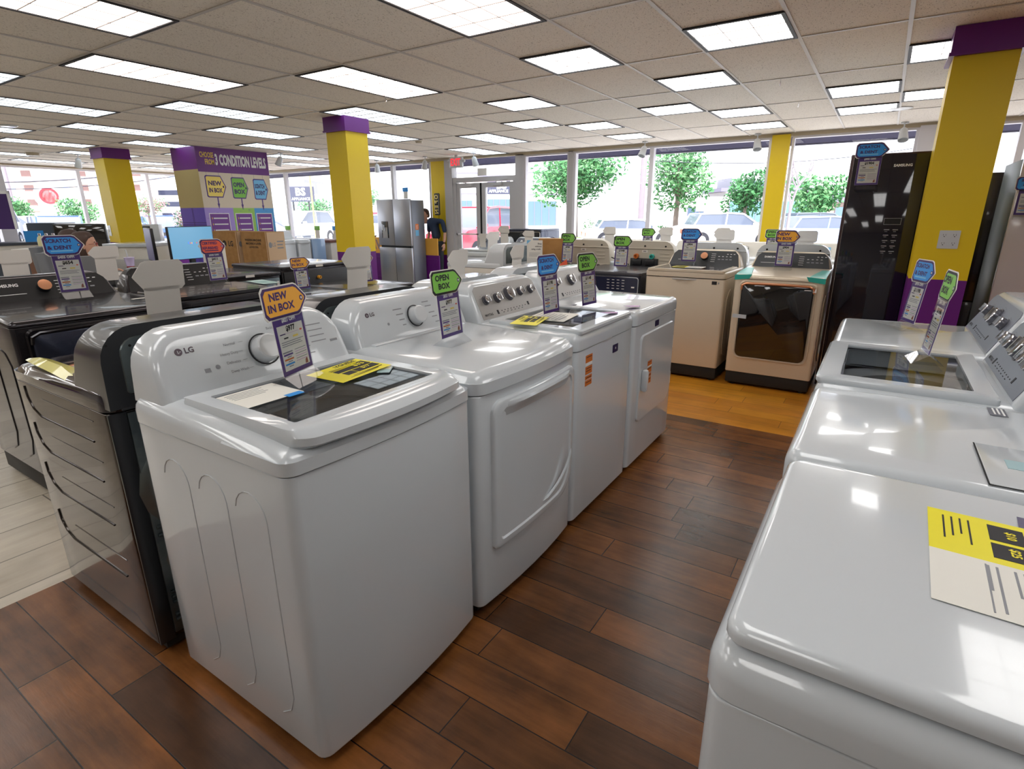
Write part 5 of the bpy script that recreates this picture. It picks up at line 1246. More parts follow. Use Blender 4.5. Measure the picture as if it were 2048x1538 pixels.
def skin_body(name, joints, edges, m, parent, sub=2):
    me = bpy.data.meshes.new(name); me.from_pydata([j[0] for j in joints], edges, []); o = bpy.data.objects.new(name, me); COL.objects.link(o)
    md = o.modifiers.new('s', 'SKIN'); o.modifiers.new('u', 'SUBSURF').levels = sub
    for v, j in zip(me.skin_vertices[0].data, joints): v.radius = (j[1], j[2] if len(j) > 2 else j[1])
    me.skin_vertices[0].data[0].use_root = True
    dg = bpy.context.evaluated_depsgraph_get(); m2 = bpy.data.meshes.new_from_object(o.evaluated_get(dg)); bpy.data.objects.remove(o)
    for p_ in m2.polygons: p_.use_smooth = True
    m2.materials.clear(); m2.materials.append(m); o = bpy.data.objects.new(name, m2); COL.objects.link(o); o.parent = parent
    return o
def hand(name, parent, o, d, up, m, s=1):
    """palm with five bent fingers; o wrist, d finger direction, up back of the hand"""
    o = Vector(o); d = Vector(d).normalized(); up = Vector(up).normalized(); sd = d.cross(up).normalized(); b = MB(); b.m(m)
    lp = [[o+d*q+sd*(w_*math.cos(a))+up*(.012*math.sin(a)) for a in [k*PI/5 for k in range(10)]] for q, w_ in ((0, .024), (.03, .036), (.07, .041), (.085, .038))]
    b.loft(lp)
    for k, L_ in enumerate((.065, .075, .07, .055)):
        st = o+d*.08+sd*(.028-.019*k); b.tube([st, st+d*L_*.45-up*.004, st+d*L_*.8-up*.018, st+d*L_*.95-up*.034], [.0095, .009, .008, .006], 8)
    st = o+d*.025+sd*.034*s; b.tube([st, st+sd*.022*s+d*.022, st+sd*.03*s+d*.05-up*.01], [.011, .010, .007], 8)
    return b.obj(name, parent)
def head(t, c, yaw, skin_m, hair, glasses=False, s=1.0, longhair=True):
    c = Vector(c); q = Matrix.Rotation(yaw, 3, 'Z')       # local -y is forward
    def T(p): return c+q @ Vector(p)*s
    b = MB(); b.m(skin_m)
    prof = [(-.125, .02, .045, .05), (-.105, -.012, .05, .062), (-.075, -.008, .062, .078), (-.03, -.002, .071, .09), (.02, .0, .075, .096), (.07, .006, .068, .09), (.10, .01, .045, .06), (.118, .01, .012, .02)]
    b.loft([[T((rx*math.sin(a), cy-ry*math.cos(a), z)) for a in [k*2*PI/20 for k in range(20)]] for z, cy, rx, ry in prof])
    b.loft([[T((x, y, z)) for x, y in ((-.006, -.085), (.006, -.085), (.006, -.07), (-.006, -.07))] for z in (.02,)]+[[T((x, y, -.03)) for x, y in ((-.015, -.112), (.015, -.112), (.014, -.07), (-.014, -.07))], [T((x, y, -.04)) for x, y in ((-.010, -.09), (.010, -.09), (.01, -.07), (-.01, -.07))]])
    for s_ in (-1, 1): b.ball(T((s_*.072, .01, -.02)), .012, .02, .03, 10, 6)
    b.tube([T((0, .02, -.10)), T((0, .03, -.20))], [.052, .056], 12)
    hd = b.obj('head', t)
    e = MB(); e.m(INKW)
    for s_ in (-1, 1): e.ball(T((s_*.03, -.082, .0)), .011, .008, .007, 8, 5)
    e.m(INK)
    for s_ in (-1, 1): e.ball(T((s_*.03, -.09, .0)), .0045, .004, .0045, 8, 5); e.tube([T((s_*.045, -.082, .02)), T((s_*.03, -.09, .024)), T((s_*.015, -.09, .02))], .003, 5)
    e.obj('eyes', hd)
    e = MB(); e.m(mat('lips', C(176, 92, 88), .4)).tube([T((-.022, -.078, -.066)), T((0, -.088, -.064)), T((.022, -.078, -.066))], [.002, .006, .002], 6); e.obj('mouth', hd)
    h = MB(); h.m(hair); L_ = []
    rows = [(.132, .0, .02, .02), (.118, .012, .055, .07), (.08, .018, .082, .10), (.03, .03, .088, .095), (-.03, .045, .090, .080)]+([(-.09, .05, .088, .075), (-.15, .05, .080, .065), (-.19, .05, .06, .04)] if longhair else [(-.07, .05, .075, .055)])
    for z, cy, rx, ry in rows:
        L_.append([T((rx*math.sin(a), cy-ry*math.cos(a), z)) for a in [k*2*PI/20 for k in range(20)]])
    h.loft(L_); h.obj('hair', t)
    if glasses:
        g_ = MB(); g_.m(mat('glasses_frame', C(150, 60, 50), .3))
        for s_ in (-1, 1):
            g_.tube([T((s_*.033+.022*math.cos(a), -.098, .0+.017*math.sin(a))) for a in [k*PI/8 for k in range(16)]], .0022, 5, closed=True); g_.tube([T((s_*.055, -.096, .004)), T((s_*.074, .01, .0))], .002, 5)
        g_.tube([T((-.011, -.099, .003)), T((.011, -.099, .003))], .002, 5); g_.obj('glasses', t)
    return hd
def seated(x, y, rz, label, top, hair, glasses, dz=0):
    t = thing('person', label, 'person', (x, y, 0), rz)
    J = [((0, 0, .56), .15, .12), ((0, .02, .72), .14, .10), ((0, .01, .88), .16, .10), ((0, .02, .98), .10, .08), ((0, .015, 1.04), .05),
         ((-.17, .01, .95), .06), ((-.24, -.04, .78), .048), ((-.16, -.26, .78), .036), ((.17, .01, .95), .06), ((.24, -.04, .78), .048), ((.14, -.28, .80), .036),
         ((-.10, -.06, .54), .10), ((-.11, -.42, .54), .075), ((-.11, -.46, .12), .05), ((.10, -.06, .54), .10), ((.11, -.42, .54), .075), ((.11, -.46, .12), .05)]
    E_ = [(0, 1), (1, 2), (2, 3), (3, 4), (3, 5), (5, 6), (6, 7), (3, 8), (8, 9), (9, 10), (0, 11), (11, 12), (12, 13), (0, 14), (14, 15), (15, 16)]
    bd = skin_body('body', J, E_, top, t)
    head(t, (0, 0, 1.17), 0, SKIN, hair, glasses)
    for s_, w_ in ((-1, (-.155, -.28, .78)), (1, (.135, -.30, .80))): hand('hand', t, w_, (0, -1, -.05), (0, 0, 1), SKIN, s=-s_)
    for s_ in (-1, 1): MB().m(BLACKP).box(s_*.11-.045, s_*.11+.045, -.62, -.38, 0, .09, .03, 3).obj('shoe', t)
    return t
JACK = varied(mat('patterned_jacket', C(168, 180, 200), .8), C(96, 104, 124), 28, .45, .55)
seated(2.50, 6.86, 62, 'woman with brown hair and glasses in a pale patterned jacket seated at the desk', JACK, HAIRB, True)
seated(2.86, 8.2, 62, 'person with brown hair mostly hidden behind the woman with glasses', mat('dark_top_cloth', C(70, 66, 80), .8), HAIRB, False)
chair(2.80, 8.23, 62, 'office chair under the person hidden behind the woman with glasses')
chair(2.44, 6.89, 62, 'office chair the woman with glasses sits on')
# standing person behind the refrigerator
t = thing('person', 'person in a navy shirt half hidden behind the stainless refrigerator', 'person', (9.36, 8.01, 0), -90)
NAVYC = mat('navy_cloth', C(44, 58, 82), .85)
J = [((0, 0, .92), .13, .08), ((-.02, 0, 1.1), .12, .08), ((-.05, 0, 1.24), .14, .08), ((-.11, 0, 1.32), .09, .07), ((-.21, 0, 1.36), .05), ((-.20, 0, 1.27), .055), ((-.22, .02, 1.08), .045), ((.18, 0, 1.32), .055), ((.22, .02, 1.08), .045)]
skin_body('shirt', J, [(0, 1), (1, 2), (2, 3), (3, 4), (3, 5), (5, 6), (3, 7), (7, 8)], NAVYC, t)
skin_body('arms', [((-.22, .02, 1.10), .036), ((-.23, -.03, .88), .028)], [(0, 1)], SKIN, t); skin_body('arms', [((.22, .02, 1.10), .036), ((.23, -.03, .88), .028)], [(0, 1)], SKIN, t)
skin_body('trousers', [((0, 0, .90), .14, .09), ((-.09, 0, .84), .085), ((-.10, 0, .45), .06), ((-.10, 0, .10), .045), ((.09, 0, .84), .085), ((.10, 0, .45), .06), ((.10, 0, .10), .045)], [(0, 1), (1, 2), (2, 3), (0, 4), (4, 5), (5, 6)], GREYD, t)
for s_ in (-1, 1): hand('hand', t, (s_*.23, -.03, .86), (0, -.15, -1), (s_, 0, 0), SKIN, s=s_); MB().m(BLACKP).box(s_*.10-.045, s_*.10+.045, -.17, .09, 0, .09, .03, 3).obj('shoe', t)
head(t, (-.31, 0, 1.46), 0, SKIN, HAIRB, s=.95, longhair=False)

# left back: counter, ranges, bottles, poster
t = thing('counter', 'grey counter with dark stone top in front of the left windows', 'counter', (3.2, 13.3, 0), 0)
MB().m(CARD).box(0, 1.1, 0, .6, 0, .94).obj('base', t); MB().m(mat('dark_stone', C(60, 66, 78), .4)).box(-.03, 1.13, -.03, .63, .94, .99, .004).obj('worktop', t)
b = MB(); b.m(TAGB).box(0, .30, 0, .02, 0, .20); o = b.obj('blue_card'); o.location = (3.95, 13.4, .991); tag(o, 'blue card standing on the dark stone counter at the far left', 'card')
def block(name, label, cat, x, y, w, d, H, parts, rz=-60):
    t = thing(name, label, cat, (x, y, 0), rz)
    for nm, m_, q in parts: MB().m(m_).box(*q, .004).obj(nm, t)
    return t
block('refrigerator', 'dark grey low refrigerator by the left windows beside the pale door', 'refrigerator', 4.75, 15.1, .6, .6, 1.32, (('cabinet', mat('fridge_side_grey', C(132, 136, 146)), (-.3, .3, .05, .6, 0, 1.32)), ('door', GREYD, (-.3, .3, 0, .048, .03, 1.31)), ('handle', CHROME, (-.26, -.24, -.04, 0, .5, 1.1))))
block('dishwasher', 'pale blue film covered appliance by the left windows', 'dishwasher', 4.95, 14.2, .6, .6, 1.30, (('cabinet', CARD, (-.3, .3, .05, .6, 0, 1.30)), ('wrapped_door', mat('blue_film', C(140, 170, 208)), (-.3, .3, 0, .048, .03, 1.29)), ('handle', CHROME, (-.2, .2, -.03, 0, 1.15, 1.18))))
block('television', 'large black screen standing left of the left yellow column', 'television', 4.55, 12.6, 1, .1, 1.3, (('bezel', BLACKP, (-.45, .45, .0, .05, .84, 1.31)), ('screen', BLACKG, (-.43, .43, -.006, 0, .86, 1.29)), ('stand', BLACKP, (-.2, .2, -.1, .15, 0, .84))), -50)
block('range', 'white and steel range right of the seated people', 'range', 5.9, 14.9, .76, .65, 1.1, (('body', STEEL, (-.38, .38, .03, .65, 0, .93)), ('backguard', WHITE2, (-.38, .38, .55, .65, .93, 1.15)), ('control_strip', BLACKP, (-.1, .14, .54, .55, 1.0, 1.09)), ('oven_door', BLACKG, (-.33, .33, .0, .03, .25, .8))), -55)
block('range', 'steel range with black display right of the left yellow column', 'range', 5.55, 13.1, .76, .65, 1.1, (('body', STEEL, (-.38, .38, .03, .65, 0, .93)), ('backguard', WHITE2, (-.38, .38, .50, .65, .93, 1.28)), ('display', BLACKP, (-.1, .2, .49, .50, 1.08, 1.24)), ('oven_door', BLACKG, (-.33, .33, .0, .03, .25, .8))), -55)
block('washing_machine', 'white stacked appliance with grey lower panel left of the screens', 'washing machine', 4.0, 9.5, .7, .7, 1.0, (('cabinet', CREAM, (-.35, .35, .03, .7, 0, 1.0)), ('front_panel', GREYP, (-.34, .34, 0, .03, .05, .82)), ('top_trim', WHITE, (-.36, .36, -.02, .7, 1.0, 1.05))), -55)
b0 = None
for k in range(4):
    x, y = 2.90+.05*k, 9.30-.075*k
    if b0 is None:
        b0 = thing('bottle', 'cream coloured bottle with a silver cap in the row above the blue sign', 'bottle', (x, y, 1.05), 0, 'cream bottles in a row')
        MB().m(mat('cream_bottle', C(214, 210, 160), .3)).lathe([(.036, 0), (.038, .01), (.038, .10), (.028, .135), (.014, .15), (.014, .155)], (0, 0, 0), (0, 0, 1), 18).obj('body', b0); MB().m(CHROME).cyl((0, 0, .155), (0, 0, 1), .016, .028, 14).obj('cap', b0)
    else: dup(b0, (x, y, 1.05))
t = thing('side_cabinet', 'brown cabinet carrying the row of cream bottles', 'cabinet', (2.78, 8.95, 0), -55)
MB().m(mat('cabinet_brown', C(120, 84, 66), .5)).box(-.35, .35, 0, .35, 0, 1.0).obj('carcass', t); MB().m(CARD).box(-.37, .37, -.02, .37, 1.0, 1.05, .004).obj('top', t)
b = MB(); b.m(PURPD).box(0, .02, -.35, .35, -.25, .5); b.m(INKW).box(-.003, 0, -.35, .35, .44, .5).box(-.003, 0, -.35, -.30, -.25, .5).lathe([(.1, 0), (.1, .004), (.08, .004), (.08, 0)], (-.003, 0, .05), (-1, 0, 0), 20)
o = b.obj('poster_board'); o.location = (4.1, 15.3, 1.45); o.rotation_euler = (0, 0, .9); tag(o, 'dark purple poster with white border at the left picture edge', 'poster')

# ================================================================== OUTSIDE
ASPH = varied(mat('pale_concrete', C(204, 202, 200), .9), C(220, 218, 214), .6)
b = MB(); b.m(ASPH).box(XW+.15, 150, -60, 170, -.25, -.02); struct(b.obj('ground'))
b = MB(); b.m(ASPH).box(-60, XW+.15, YW+.15, 170, -.25, -.02); struct(b.obj('ground'))
GRASS = varied(mat('grass_green', C(138, 160, 100), .95), C(110, 140, 80), 3)
b = MB(); b.m(GRASS).box(30, 33, -5, 21, -.02, .06); tag(b.obj('grass_verge'), 'strip of short grass beyond the road under the trees', 'grass', kind='stuff')
b = MB(); b.m(mat('kerb_concrete', C(200, 198, 194), .9)).box(29.7, 30, -8, 24, -.02, .12).box(10.6, 10.8, -8, 16, -.02, .06); struct(b.obj('kerb'))
LEAFS = [bumpy(mat('leaf_green', C(66, 124, 72), .7), 5), mat('leaf_light', C(98, 146, 92), .7), mat('leaf_pink', C(196, 150, 150), .7), mat('leaf_dark', C(48, 92, 56), .7)]
BARK = bumpy(mat('bark', C(120, 104, 100), .9), 30, .5)
def leaves(b, rn, blobs, n, sz, mats):
    for m_i, (m_, fr_) in enumerate(mats):
        b.m(m_)
        for _ in range(int(n*fr_)):
            c, R, Rz = blobs[rn.randrange(len(blobs))]
            while True:
                v = Vector((rn.uniform(-1, 1), rn.uniform(-1, 1), rn.uniform(-1, 1)))
                if v.length < 1 and v.length > .35: break
            o = Vector((c[0]+v.x*R, c[1]+v.y*R, c[2]+v.z*Rz)); a = Vector((rn.uniform(-1, 1), rn.uniform(-1, 1), rn.uniform(-1, 1))).normalized(); q = a.orthogonal().normalized()
            s_ = sz*rn.uniform(.6, 1.3)
            b.fc(b.vs([o-a*s_, o+q*s_*.5, o+a*s_, o-q*s_*.5]))
def tree(label, x, y, z0, z1, R, n, sz, mats, seed, trunk=.16, group=None, nb=9, zt=None):
    t = thing('tree', label, 'tree', (x, y, -.02), 0, group); rn = random.Random(seed)
    zc = (z0+z1)/2; rz = (z1-z0)/2; blobs = []
    for k in range(nb):
        a = k*2.4; q = R*.55*math.sqrt((k+.5)/nb); blobs.append(((q*math.cos(a), q*math.sin(a), zc+rn.uniform(-.45, .45)*rz), R*.5, rz*.62))
    b = MB(); b.m(BARK); zt = zt or z0+.25*(z1-z0)
    b.tube([(0, 0, 0), (.02, .03, zt*.5), (0, 0, zt)], [trunk*1.25, trunk, trunk*.85], 8)
    for c, _, _ in blobs[:7]: b.tube([(0, 0, zt*.92), (c[0]*.4, c[1]*.4, zt+(c[2]-zt)*.55), (c[0]*.9, c[1]*.9, c[2])], [trunk*.6, trunk*.35, trunk*.12], 6)
    b.obj('trunk', t)
    b = MB(); leaves(b, rn, blobs, n, sz, mats); b.obj('foliage', t, sharp_on=False)
    return t
G0, G1, G2, G3 = LEAFS
tree('large round green tree with forked trunk seen through the window right of the door', 34.1, 17.2, 1.9, 5.9, 3.4, 4200, .17, ((G0, .75), (G1, .25)), 1, .2, nb=13)
tree('second green street tree with airy crown left of the yellow window pier', 33.9, 10.4, 1.5, 5.5, 2.3, 2300, .15, ((G0, .55), (G1, .45)), 2, .15)
tree('low light green tree between the airy tree and the yellow window pier', 36.0, 7.0, 1.3, 4.1, 1.5, 1500, .14, ((G0, .8), (G3, .2)), 3, .11)
tree('green tree behind the bare branches right of the yellow window pier', 38.6, 3.6, 1.2, 3.8, 1.9, 1600, .15, ((G0, .6), (G1, .4)), 4, .12)
tree('green tree behind the grey car, seen left of the stainless refrigerator', 25.1, 27.4, 1.4, 3.1, 1.2, 1200, .12, ((G0, .6), (G1, .4)), 5, .1)
tree('pink flowering small tree seen right of the left yellow column', 12.35, 26.8, 1.45, 2.4, .95, 1400, .06, ((G2, .6), (G1, .4)), 6, .05)
tree('dark green shrub tree at the left edge of the display wall', 13.3, 25.9, .6, 2.1, .55, 700, .07, ((G3, .6), (G2, .4)), 7, .05)
tree('broad green tree beside the round sign outside the left windows', 16.9, 46.6, .9, 2.7, 1.5, 1400, .12, ((G0, .5), (G1, .5)), 8, .1)
tree('green tree at the left edge of the left window outside', 14.8, 50.6, .9, 2.9, 1.1, 900, .13, ((G0, .5), (G1, .5)), 9, .1)
tree('green tree beside the dark pole sign with white letters', 31.9, 40.6, 1.0, 3.0, 1.7, 1300, .13, ((G0, .6), (G1, .4)), 10, .1)
t = thing('tree', 'bare grey tree with thin branches right of the yellow window pier', 'tree', (24.3, 3.1, -.02)); rn = random.Random(11); b = MB(); b.m(mat('bark_grey', C(136, 128, 134), .9))
def branch(p, d, L_, r_, dep):
    q = p+d*L_*.5+Vector((rn.uniform(-.04, .04), rn.uniform(-.04, .04), 0)); e = p+d*L_
    b.tube([p, q, e], [r_, r_*.8, r_*.6], 5)
    if dep:
        for _ in range(3 if dep > 1 else 2):
            nd = (d+Vector((rn.uniform(-.7, .7), rn.uniform(-.9, .9), rn.uniform(-.1, .5)))).normalized(); branch(e, nd, L_*rn.uniform(.55, .8), r_*.55, dep-1)
branch(Vector((0, 0, 0)), Vector((0, 0, 1)), 1.5, .09, 4); b.obj('branches', t)
for (x, y, w_, h_, lb, sd) in ((34.6, 14.9, 3.2, 1.15, 'round clipped green hedge beneath the large tree', 21), (34.4, 12.0, 1.8, .8, 'low long hedge left of the utility pole', 22), (35.0, 9.6, 1.6, .7, 'low hedge right of the utility pole with orange flowers', 23)):
    b = MB(); rn = random.Random(sd); bl = [((0, (k-2)*w_/5, h_*.5), w_*.22, h_*.55) for k in range(5)]; leaves(b, rn, bl, 900, .09, ((G0, .6), (G1, .4)) if sd < 23 else ((G0, .6), (G1, .2), (ORSTK, .2)))
    o = b.obj('hedge', sharp_on=False); o.location = (x, y, -.02); tag(o, lb, 'hedge')

# buildings
def building(name, label, x, y, rz, parts, cat='building'):
    t = thing('building', label, cat, (x, y, -.02), rz)
    for nm, m_, q in parts: MB().m(m_).box(*q).obj(nm, t)
    return t
BW = mat('building_white', C(226, 224, 224), .8); BG = mat('building_grey', C(206, 202, 200), .8); BT = mat('building_trim', C(120, 116, 136), .7)
def win(x0, x1, z0, z1, y=-.06, nx=3, m=None): return [('window', m or mat('far_window_glass', C(96, 120, 132), .2), (x0, x1, y, y+.05, z0, z1))]+[('window_bar', BT, (x0+(x1-x0)*k/nx-.03, x0+(x1-x0)*k/nx+.03, y-.03, y, z0, z1)) for k in range(nx+1)]
P_ = [('wall', BW, (-2, 13.8, 0, 6, 0, 5.6)), ('tower', BW, (2.6, 6.6, -.3, 0, 0, 6.3)), ('roof_trim', BT, (-2, 13.8, -.12, 0, 5.5, 5.62)), ('tower_trim', BT, (2.5, 6.7, -.4, -.3, 5.2, 5.3)), ('band', BT, (-1, 2.4, -.15, 0, 3.5, 3.6)), ('band', BT, (7, 11, -.15, 0, 3.4, 3.5))]
P_ += win(.2, 1.9, .8, 2.9) + win(3.5, 6.0, 1.0, 3.0, -.36, 4) + win(7.6, 10.6, .4, 2.8, -.06, 4)
bw = building('b', 'long white store building across the road with dark sign and tall windows', 47.0, 37.7, -57, P_)
b = MB(); p = Plate(b, (4.75, -.37, 4.1), (1, 0, 0), (0, 0, 1), .01); p.rect(-1.25, 1.1, -.6, .75, mat('far_sign_navy', C(60, 62, 84), .6), 1); p.text('BS', .2, .25, .75, INKW, 2, .04); p.text('APPLIANCE', -.1, -.32, .28, INKW, 2, .03, maxw=2.1); b.obj('store_sign', bw)
P_ = [('wall', BG, (-.2, 4.2, 0, 5, 0, 2.9)), ('wall', BG, (4.2, 12, .4, 5, 0, 3.3)), ('roof', BT, (3.6, 12.3, -.1, 5.2, 3.3, 3.6)), ('upper_storey', mat('upper_grey', C(150, 150, 160), .8), (5, 11.8, 1.4, 5, 3.6, 4.5)), ('plinth', mat('stone_brown', C(150, 136, 126), .9), (4.2, 12, .3, .42, 0, .7))]
P_ += win(.9, 2.3, .05, 2.0, -.06, 2, mat('door_glass_dark', C(70, 88, 110), .3)) + win(4.6, 11.6, .8, 2.5, .3, 6, mat('teal_window', C(98, 138, 150), .2)) + win(6.4, 10, 3.7, 4.2, 1.3, 4)
building('b', 'grey stone office building with double glass door behind the street trees', 49.6, 15.2, -57, P_)
building('b', 'low brown brick building behind the bare tree at right', 56.6, 4.6, -57, [('wall', mat('far_brick', C(150, 130, 124), .9), (0, 16, 0, 5, 0, 2.4)), ('roof', BT, (-.3, 16.3, -.3, 5.2, 2.4, 3.2))]+win(1, 6, .8, 2.0, -.06, 5)+win(8, 13, .8, 2.0, -.06, 5))
APW = mat('apartment_wall', C(206, 192, 180), .85); P_ = [('wall', APW, (-14, 24, 0, 10, 0, 11)), ('parapet', BW, (-14, 24, -.2, .3, 11, 11.5)), ('ground_floor', BW, (-14, 24, -.3, 0, 0, 2.1))]
APG = mat('apartment_glass', C(150, 160, 180), .3); APR = mat('apartment_recess', C(140, 110, 106), .8)
for r_ in range(4):
    for c_ in range(13):
        x0 = -13+c_*2.8; z0 = 2.7+r_*2.1
        P_.append(('window', APG if c_ % 3 else APR, (x0, x0+1.4, -.08, 0, z0, z0+1.3)))
        if c_ % 3 == 0: P_.append(('balcony', BW, (x0-.3, x0+1.8, -1.0, 0, z0-.35, z0+.35)))
building('b', 'beige apartment block with balconies filling the left windows', 37.0, 108.0, -57, P_)
P_ = [('wall', BW, (0, 14, 0, 8, 0, 1.2)), ('stair_tower', BW, (-2, 0, 0, 8, 0, 6))]
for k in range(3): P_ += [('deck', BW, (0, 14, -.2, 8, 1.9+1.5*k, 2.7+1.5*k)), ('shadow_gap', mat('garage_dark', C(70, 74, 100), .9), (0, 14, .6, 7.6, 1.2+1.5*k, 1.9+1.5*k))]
building('b', 'white parking garage with dark open decks left of the display wall', 40.4, 84.5, -57, P_)
P_ = [('wall', BG, (0, 10, 0, 6, 0, 3.6)), ('upper_wall', mat('upper_grey', C(150, 150, 160)), (0, 4, 0, 6, 3.6, 5.0))]
for k in range(5): P_.append(('window', APG, (.5+1.9*k, 1.6+1.9*k, -.05, 0, 2.2, 3.1)))
building('b', 'grey office block behind the dark pole sign with white letters', 36.5, 53.8, -57, P_)
building('b', 'small red awning shop behind the tree left of the refrigerator', 31.5, 34.3, -57, [('wall', BW, (-.5, 4, 0, 3, 0, 2.4)), ('awning', mat('awning_red', C(206, 60, 80), .7), (.1, 1.3, -.6, 0, 1.2, 1.7)), ('awning', mat('awning_red', C(206, 60, 80), .7), (1.7, 2.9, -.6, 0, 1.2, 1.7)), ('door', APR, (.3, 1.1, -.04, 0, 0, 1.2))], 'shop')
# poles, signs, wires
def pole(label, x, y, h_, r_, m_, cat='pole'):
    b = MB(); b.m(m_).cyl((0, 0, 0), (0, 0, 1), r_, h_, 10); o = b.obj('utility_pole'); o.location = (x, y, -.02); return tag(o, label, cat)
POLE = bumpy(mat('pole_wood', C(140, 128, 136), .9), 20)
pole('tall grey utility pole standing before the airy street tree', 28.8, 10.7, 7, .15, POLE)
pole('leaning utility pole outside the left window beside the round sign', 16.3, 56, 6, .13, POLE)
pole('thin lamp pole outside the left window left of the utility pole', 15.2, 57, 5.5, .07, POLE)
pole('thin yellow pole before the parked cars in the middle window', 13.2, 16.9, 2.9, .03, mat('pole_yellow', C(226, 196, 110), .6))
t = thing('street_sign', 'round white and red sign on a pole above a white board', 'street sign', (18.2, 54.5, -.02), -20)
MB().m(BW).box(-.05, .05, -.05, .05, 0, 2.4).obj('post', t); MB().m(BW).box(-.75, .75, -.06, .06, .9, 1.9).obj('board', t)
b = MB(); b.m(BW).lathe([(.95, 0), (.95, .15)], (0, .05, 3.0), (0, -1, 0), 28).m(mat('sign_red', C(200, 50, 60), .6)).lathe([(.6, 0), (.6, .03), (.45, .03), (.45, 0)], (0, -.1, 3.0), (0, -1, 0), 24); b.obj('round_sign', t)
t = thing('street_sign', 'dark pole sign with white letters seen left of the middle yellow column', 'street sign', (28.6, 38.5, -.02), -55)
MB().m(BLACKP).box(-.3, -.2, -.05, .05, 0, 2.8).box(.9, 1.0, -.05, .05, 0, 2.8).obj('posts', t); MB().m(mat('far_sign_navy', C(60, 62, 84))).box(-.6, 1.4, -.1, .1, 2.5, 3.6).obj('board', t)
b = MB(); p = Plate(b, (.4, -.105, 3.05), (1, 0, 0), (0, 0, 1), .01); p.text('BS', 0, .15, .55, INKW, 1, .04); p.text('APPLIANCE', 0, -.35, .2, INKW, 1, .02, maxw=1.8); b.obj('lettering', t)
t = thing('street_sign', 'small white no parking sign on a thin post outside the right windows', 'street sign', (31.0, 8.3, -.02), -70)
MB().m(POLE).box(-.03, .03, -.02, .02, 0, 2.4).obj('post', t); MB().m(BW).box(-.2, .2, -.05, -.02, 1.6, 2.3).obj('board', t)
WIRE = mat('wire_black', C(60, 58, 72), .8)
def wire(label, pts, r_=.02):
    b = MB(); b.m(WIRE); P = [Vector(q) for q in pts]; out = []
    for k in range(9): s_ = k/8; q = P[0].lerp(P[1], s_); q.z -= .5*math.sin(s_*PI); out.append(q)
    b.tube(out, r_, 4); tag(b.obj('power_line'), label, 'power line')
wire('upper sagging power line outside the left windows', ((12.5, 52, 4.6), (24, 38, 6.2)), .03)
wire('middle sagging power line outside the left windows', ((12.5, 52, 3.6), (24, 38, 5.4)), .035)
wire('lower sagging power line outside the left windows', ((12.5, 52, 3.2), (24, 38, 4.8)), .025)
wire('power line crossing the sky in the right windows', ((28.6, 10.3, 4.6), (33, -3, 5.6)), .02)
wire('lower power line crossing the sky in the right windows', ((28.6, 10.3, 4.0), (33, -3, 4.6)), .015)
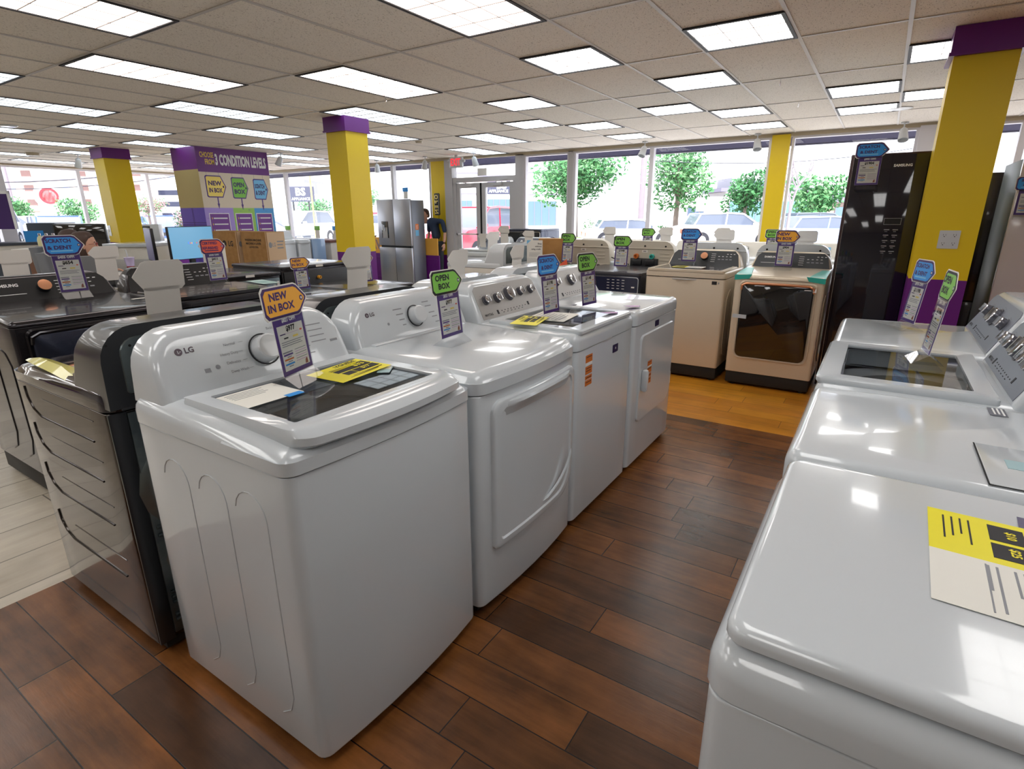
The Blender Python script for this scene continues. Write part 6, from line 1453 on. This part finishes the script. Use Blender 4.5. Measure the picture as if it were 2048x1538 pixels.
# cars
def car(label, x, y, rz, m_, L_=4.5, W_=1.8, H_=1.5, suv=False, group=None):
    t = thing('car', label, 'car', (x, y, -.02), rz, group); h = W_/2
    hood = .62*H_ if not suv else .60*H_
    prof = [(.05, .28), (0, .5), (.06, hood*.88), (.35, hood), (L_*.25, hood+.05), (L_*.27, hood+.06), (L_*.9, hood+.08), (L_-.03, hood-.02), (L_, .5), (L_-.05, .28)]
    b = MB(); b.m(m_); lp = []
    for x_, k in ((-h, .97), (-h+.06, 1), (h-.06, 1), (h, .97)):
        lp.append([(x_, L_/2+(p_[0]-L_/2)*k, p_[1]*(1 if k == 1 else .985)) for p_ in prof])
    b.loft(lp)
    b.obj('body', t)
    r0 = [(L_*.23, hood+.04), (L_*.40, H_-.04), (L_*.52, H_), (L_*.82, H_-.03), (L_*(.97 if suv else .88), hood+.06)]
    b = MB(); b.m(CARG); b.loft([[(x_, p_[0], p_[1]) for p_ in [(q[0], q[1]) if abs(x_) > 5 else q for q in r0]] for x_ in (-h+.08, h-.08)]); b.obj('windows', t)
    b = MB(); b.m(m_)
    b.box(-h+.14, h-.14, L_*.41, L_*.82, H_-.05, H_+.01, .02)
    for s_ in (-1, 1):
        x_ = s_*(h-.075)
        for a, c_ in ((r0[0], r0[1]), (r0[1], r0[2]), (r0[2], r0[3]), (r0[3], r0[4])): b.tube([(x_, a[0], a[1]), (x_, c_[0], c_[1])], .035, 6)
        b.tube([(x_, L_*.57, hood), (x_*.98, L_*.56, H_-.02)], .035, 6)
        b.box(s_*(h+.06)-.07, s_*(h+.06)+.07, L_*.27, L_*.31, hood+.04, hood+.17, .03)
    b.obj('roof_and_pillars', t)
    for s_ in (-1, 1):
        for y_ in (.19*L_, .8*L_):
            w_ = MB(); w_.m(RUBBER).lathe([(.20, 0), (.33, .01), (.35, .04), (.35, .2), (.33, .22)], (s_*(h-.2), y_, .35), (s_, 0, 0), 24)
            w = w_.obj('wheel', t); q = MB(); q.m(CHROME).lathe([(.22, .0), (.22, .012), (.05, .03)], (s_*(h+.005), y_, .35), (s_, 0, 0), 12); q.obj('hub_cap', w)
            for a_ in (0,): pass
        MB().m(INKW).box(s_*(h-.35)-.2, s_*(h-.35)+.2, -.01, .10, hood-.28, hood-.12, .03).obj('headlight', t)
        MB().m(TAGR).box(s_*(h-.2)-.12, s_*(h-.2)+.12, L_-.05, L_+.012, hood-.3, hood-.1, .03).obj('tail_light', t)
    MB().m(BLACKP).box(-.5, .5, -.015, .06, .42, .62, .02).obj('grille', t)
    return t
REDC = mat('car_red', C(206, 24, 56), .2, coat=.8); WHC = mat('car_white', C(228, 228, 232), .25, coat=.6); BLUC = mat('car_blue', C(56, 92, 190), .25, coat=.6); GRC = mat('car_grey', C(110, 116, 136), .3, coat=.5); ORC = mat('car_orange', C(226, 110, 60), .3, coat=.5); DKC = mat('car_dark', C(58, 62, 84), .3, coat=.5)
car('red sport utility car parked right outside the glass entrance door', 13.2, 11.35, -83, REDC, 4.7, 1.85, 1.72, True)
car('white car parked beyond the white washers, its dark wheels showing', 26.9, 8.2, 33, WHC, 4.4, 1.8, 1.25)
car('blue car seen through the left window behind the black screen', 10.3, 30.5, -20, BLUC)
car('white van seen at the far left window beside the green tree', 8.5, 36.0, -30, WHC, 5, 1.9, 1.9, True)
car('white car in the left lot behind the pale appliance', 14.6, 43.0, 30, WHC)
car('grey car in the left lot beside the blue car', 12.7, 37.6, -10, GRC)
car('blue car in front of the parking garage left of the display wall', 16.3, 33.2, -15, BLUC, 4.6, 1.85, 1.5)
car('white sport utility car right of the display wall behind the middle window', 17.2, 25.3, -70, WHC, 4.7, 1.85, 1.7, True)
car('orange car left of the middle yellow column', 22.6, 29.7, 33, ORC)
car('dark car in front of the orange car', 14.0, 18.4, 25, DKC, 4.5, 1.8, 1.35)
car('pale car right of the middle yellow column below the tree', 27.5, 24.5, 33, WHC)
car('white car behind the yellow window pier at right', 28.6, 4.2, 33, WHC)
car('blue car right of the yellow window pier behind the white machines', 28.0, 0.2, 33, mat('car_pale_blue', C(150, 170, 214), .3, coat=.5), 4.4, 1.8, 1.35)
car('grey car in the right lot left of the tall black refrigerator', 36.0, 1.2, 33, GRC)
